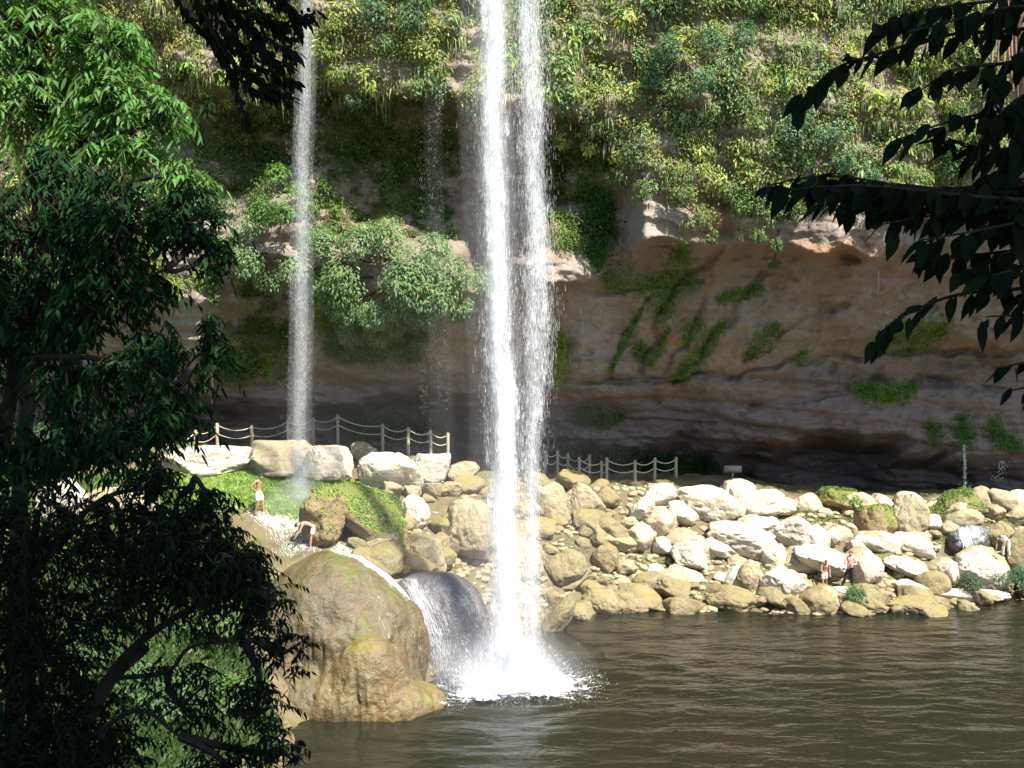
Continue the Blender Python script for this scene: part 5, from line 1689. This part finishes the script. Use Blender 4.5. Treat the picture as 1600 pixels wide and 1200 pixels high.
# hanging branch at the top
e = thing('hanging_branch', 'dark leafy branch hanging into the top of the view by the thin waterfall', 'branch', group='trees close to the camera')
lb, tb = LB(), MB()
for ctrl, Yb in (([(300, -160), (360, -60), (430, 0), (480, 30)], 8.0), ([(290, -120), (350, 0), (420, 60), (465, 85)], 8.0), ([(280, -100), (340, 30), (400, 100), (470, 130)], 8.1), ([(270, -90), (330, 60), (380, 130), (455, 155)], 8.2),
                 ([(330, -140), (400, -40), (450, 10), (470, 50)], 7.9), ([(310, -100), (370, 20), (410, 70), (430, 110)], 8.0), ([(300, -100), (340, -10), (370, 60), (390, 120)], 8.1), ([(270, -80), (320, 20), (350, 90), (385, 190)], 8.3), ([(340, -100), (380, -20), (420, 30), (450, 60)], 8.1), ([(250, -80), (290, 20), (340, 60), (400, 75)], 8.2), ([(260, -80), (330, 0), (390, 20), (440, 40)], 8.0), ([(280, -60), (350, 80), (400, 120), (440, 145)], 8.0), ([(300, -80), (390, 10), (440, 35), (490, 20)], 7.9), ([(320, -80), (380, 40), (425, 90), (450, 100)], 8.1)):
    spray_branch(lb, tb, ctrl, Yb, .026, .10, .034, DK, hang=.5)
link('branches', tb.mesh('branches', M_BARK), e)
link('crown', lb.mesh('crown', M_SHADE), e)
# pale trunk at the right edge
e = thing('pale_trunk', 'pale brown tree trunk with hanging roots at the upper right edge', 'tree', group='trees close to the camera')
tk = MB()
b0 = at(1592, 900, 12.5)
tk.tube(curve_pts([at(1640, 1100, 12.5), at(1650, 600, 12.5), at(1612, 200, 12.5), at(1585, -200, 12.5)], 24), np.linspace(.3, .16, 24), 14)
for i in range(9):
    x = 1552 + i * 6
    tk.tube(curve_pts([at(x + 8, -200, 12.4), at(x + random.uniform(-5, 5), 20, 12.4), at(x + random.uniform(-6, 6), random.uniform(90, 180), 12.4)], 10), np.linspace(.03, .01, 10), 5)
link('trunk', tk.mesh('trunk', M_BARK2), e)

# ------------------------------------------------------------------ people
M_SKIN = simple('skin', (0.36, 0.20, 0.14), 0.5, 0.4, 0.06)
M_SKIN2 = simple('tanned_skin', (0.33, 0.17, 0.10), 0.5, 0.4, 0.06)
M_HAIR = simple('dark_hair', (0.02, 0.016, 0.013), 0.5)
M_BHAIR = simple('brown_hair', (0.10, 0.05, 0.03), 0.5)
M_WHITE = simple('white_cloth', (0.72, 0.72, 0.74), 0.9)
M_BLACK = simple('dark_cloth', (0.022, 0.024, 0.032), 0.9)
M_PINK = simple('rose_cloth', (0.55, 0.30, 0.26), 0.9)
M_CREAM = simple('cream_cloth', (0.62, 0.58, 0.44), 0.9)
M_EYE = simple('eye', (0.03, 0.02, 0.02), 0.2)


def skin_obj(name, verts, edges, radii, mat, parent, sub=2, root=0):
    me = bpy.data.meshes.new(name)
    me.from_pydata([tuple(v) for v in verts], edges, [])
    me.materials.append(mat)
    o = link(name, me, parent)
    md = o.modifiers.new('skin', 'SKIN')
    md.use_smooth_shade = True
    sv = me.skin_vertices[0].data if me.skin_vertices else None
    if sv is None:
        raise RuntimeError('no skin layer')
    for i, r in enumerate(radii):
        sv[i].radius = (r, r) if not isinstance(r, tuple) else r
        sv[i].use_root = (i == root)
    s = o.modifiers.new('sub', 'SUBSURF')
    s.levels = s.render_levels = sub
    return o


def lerp(a, b, t):
    return Vector(a) * (1 - t) + Vector(b) * t


def person(label, foot, rz, scale, J, skin, hair, wear, group='bathers and visitors'):
    """J: joints in local metres for a 1.7 m figure facing -Y"""
    e = thing('person', label, 'person', group=group)
    e.location = foot
    e.rotation_euler = (0, 0, rz)
    e.scale = (scale,) * 3
    V, E, Rr = [], [], []

    def add(p, r, par=None):
        V.append(Vector(p))
        Rr.append(r)
        if par is not None:
            E.append((par, len(V) - 1))
        return len(V) - 1
    pel = add(J['pelvis'], (.135, .105))
    wa = add(lerp(J['pelvis'], J['chest'], .45), (.12, .09), pel)
    ch = add(J['chest'], (.15, .11), wa)
    nk0 = add(lerp(J['chest'], J['neck'], .7), (.09, .075), ch)
    nk = add(J['neck'], .052, nk0)
    hd = Vector(J['head'])
    hdir = (hd - Vector(J['neck'])).normalized()
    jw = add(lerp(J['neck'], hd, .55), .072, nk)
    h1 = add(hd, .093, jw)
    add(hd + hdir * .085, .068, h1)
    look = Vector(J.get('look', (0, -1, 0))).normalized()
    add(hd - hdir * .025 + look * .098, .014, h1)          # nose
    for s in ('L', 'R'):
        sgn = -1 if s == 'L' else 1
        sh = add(J['sh' + s], .056, nk0)
        el = add(J['el' + s], .04, sh)
        wr = add(J['wr' + s], .027, el)
        d = (Vector(J['wr' + s]) - Vector(J['el' + s])).normalized()
        sidev = d.cross(Vector((0, 1, 0.2))).normalized()
        palm = add(Vector(J['wr' + s]) + d * .06, (.034, .018), wr)
        nrm = d.cross(sidev).normalized()
        for i, (o, l) in enumerate(((-.030, .062), (-.010, .074), (.010, .070), (.030, .055))):
            k = add(V[palm] + d * .035 + sidev * o, .009, palm)
            k = add(V[k] + d * l * .55 + nrm * .008, .008, k)
            add(V[k] + d * l * .45 + nrm * .02, .007, k)
        k = add(V[palm] - d * .02 + sidev * -.04, .010, palm)
        add(V[k] + d * .045 + sidev * -.02, .008, k)
        hp = add(J['hip' + s], .085, pel)
        kn = add(J['kn' + s], .055, hp)
        add(lerp(J['kn' + s], J['an' + s], .35), .052, kn)
        an = add(J['an' + s], .036, len(V) - 1)
        td = Vector(J.get('toe' + s, (0, -1, 0))).normalized()
        heel = add(Vector(J['an' + s]) + Vector((0, 0, -.05)) - td * .02, .034, an)
        add(Vector(J['an' + s]) + Vector((0, 0, -.062)) + td * .15, .026, heel)
    skin_obj('body', V, E, Rr, skin, e)
    # hair cap
    v = ICO3[0] * np.array([.105, .112, .105])
    f = ICO3[1]
    hv = np.array(hdir)
    lk = np.array(look)
    sc = (ICO3[0] @ hv) * 1.0 - (ICO3[0] @ lk) * 0.75
    keepv = sc > 0.05
    ff = f[keepv[f].all(1)]
    v = v + np.array(hd + hdir * .025 - look * .012)
    me = mesh_np('hair', v, [ff], [hair], True)
    o = link('hair', me, e)
    so_ = o.modifiers.new('thick', 'SOLIDIFY')
    so_.thickness = .02
    right = look.cross(hdir).normalized()
    for sgn in (-1, 1):
        v = ICO3[0] * .012 + np.array(hd + look * .086 + right * sgn * .033)
        link('eye', mesh_np('eye', v, [ICO3[1]], [M_EYE], True), e)
    # clothes
    for nm, mat in wear:
        V2, E2, R2 = [], [], []

        def a2(p, r, par=None):
            V2.append(Vector(p))
            R2.append(r)
            if par is not None:
                E2.append((par, len(V2) - 1))
            return len(V2) - 1
        if nm in ('shorts', 'trousers'):
            p = a2(J['pelvis'], (.15, .125))
            a2(lerp(J['pelvis'], J['chest'], .28), (.14, .112), p)
            for s in ('L', 'R'):
                h = a2(J['hip' + s], .108, p)
                if nm == 'shorts':
                    a2(lerp(J['hip' + s], J['kn' + s], .45), .105, h)
                    a2(lerp(J['hip' + s], J['kn' + s], .85), .10, len(V2) - 1)
                else:
                    k = a2(J['kn' + s], .075, h)
                    a2(lerp(J['kn' + s], J['an' + s], .9), .062, k)
        else:
            p = a2(lerp(J['pelvis'], J['chest'], .15), (.145, .118))
            m_ = a2(lerp(J['pelvis'], J['chest'], .5), (.14, .112), p)
            c = a2(J['chest'], (.165, .125), m_)
            n_ = a2(lerp(J['chest'], J['neck'], .72), (.10, .085), c)
            for s in ('L', 'R'):
                h = a2(J['sh' + s], .07, n_)
                a2(lerp(J['sh' + s], J['el' + s], .65), .058, h)
        skin_obj(nm, V2, E2, R2, mat, e)
    return e


def standing(**kw):
    J = dict(pelvis=(0, 0, .92), chest=(0, .01, 1.27), neck=(0, .01, 1.46), head=(0, -.02, 1.59), shL=(-.19, .01, 1.40), shR=(.19, .01, 1.40),
             elL=(-.25, .03, 1.12), elR=(.25, .03, 1.12), wrL=(-.24, -.06, .88), wrR=(.24, -.06, .88), hipL=(-.1, 0, .86), hipR=(.1, 0, .86),
             knL=(-.11, -.02, .47), knR=(.11, -.02, .47), anL=(-.11, .02, .08), anR=(.11, .02, .08))
    J.update(kw)
    return J


def place(px, py, hpx, Y=None):
    p = hit_ground(px, py)
    return p, hpx / FPX * p.y / 1.7


p, s = place(405, 803, 64)
person('bare chested person in white shorts standing with hands on hips on the left ridge', p, R(70), s, standing(head=(0, -.10, 1.58), neck=(0, -.04, 1.45), chest=(0, 0, 1.26), elL=(-.36, .16, 1.17), wrL=(-.17, .02, .98), elR=(.36, .16, 1.17), wrR=(.17, .02, .98), anL=(-.12, .12, .08), anR=(.14, -.14, .08), knR=(.12, -.1, .47), look=(0, -1, -.5)), M_SKIN2, M_HAIR, [('shorts', M_WHITE)])
p, s = place(484, 856, 64)
person('pale bare backed person bending far forward beside the ridge cascade', p, R(-75), s, standing(pelvis=(0, .18, .93), hipL=(-.1, .17, .86), hipR=(.1, .17, .86), knL=(-.11, .06, .48), knR=(.11, .06, .48), chest=(0, -.17, 1.06), neck=(0, -.36, 1.05), head=(0, -.50, .98), shL=(-.18, -.30, 1.03), shR=(.18, -.30, 1.03),
       elL=(-.22, -.42, .76), elR=(.22, -.42, .76), wrL=(-.2, -.62, .58), wrR=(.2, -.56, .56), look=(0, -.5, -1)), M_SKIN, M_HAIR, [('shorts', M_CREAM)])
boulder(1296, 916, 1352, 936, M_PALE, 'low flat stone under the feet of the person in dark trousers', Yb=47.0, grow=1.0)
p, s = place(1328, 921, 60)
p = at(1328, 920, 47.25)
person('person in dark trousers standing with legs apart among the white boulders', p, R(-25), s, standing(knL=(-.2, -.04, .47), anL=(-.36, .02, .08), hipL=(-.1, 0, .86), elL=(-.27, -.10, 1.14), wrL=(-.04, -.24, 1.16), elR=(.27, -.08, 1.14), wrR=(.06, -.25, 1.13)), M_SKIN, M_BHAIR, [('top', M_PINK), ('trousers', M_BLACK)])
p, s = place(1288, 922, 50)
p = at(1288, 921, 47.35)
person('brown haired bather leaning beside the person in dark trousers', p, R(20), s, standing(chest=(-.04, -.08, 1.24), neck=(-.06, -.14, 1.42), head=(-.08, -.22, 1.54), shL=(-.23, -.09, 1.36), shR=(.15, -.1, 1.37), elL=(-.3, -.1, 1.1), wrL=(-.2, -.25, .9), elR=(.24, -.1, 1.1), wrR=(.2, -.2, .86)), M_SKIN, M_BHAIR, [('shorts', M_CREAM)])
p, s = place(1572, 872, 50)
p = at(1570, 872, 49.3)
person('pale dressed person stooping on the rocks near the right edge', p, R(-60), s, standing(pelvis=(0, .15, .90), hipL=(-.1, .15, .84), hipR=(.1, .15, .84), knL=(-.11, -.02, .47), knR=(.11, .12, .47), anR=(.11, .25, .08), chest=(0, -.14, 1.10), neck=(0, -.30, 1.17), head=(0, -.42, 1.16), shL=(-.18, -.25, 1.13), shR=(.18, -.25, 1.13),
       elL=(-.22, -.36, .87), elR=(.22, -.36, .87), wrL=(-.2, -.42, .62), wrR=(.2, -.42, .62), look=(0, -.8, -.6)), M_SKIN, M_BHAIR, [('top', M_WHITE), ('trousers', M_CREAM)])
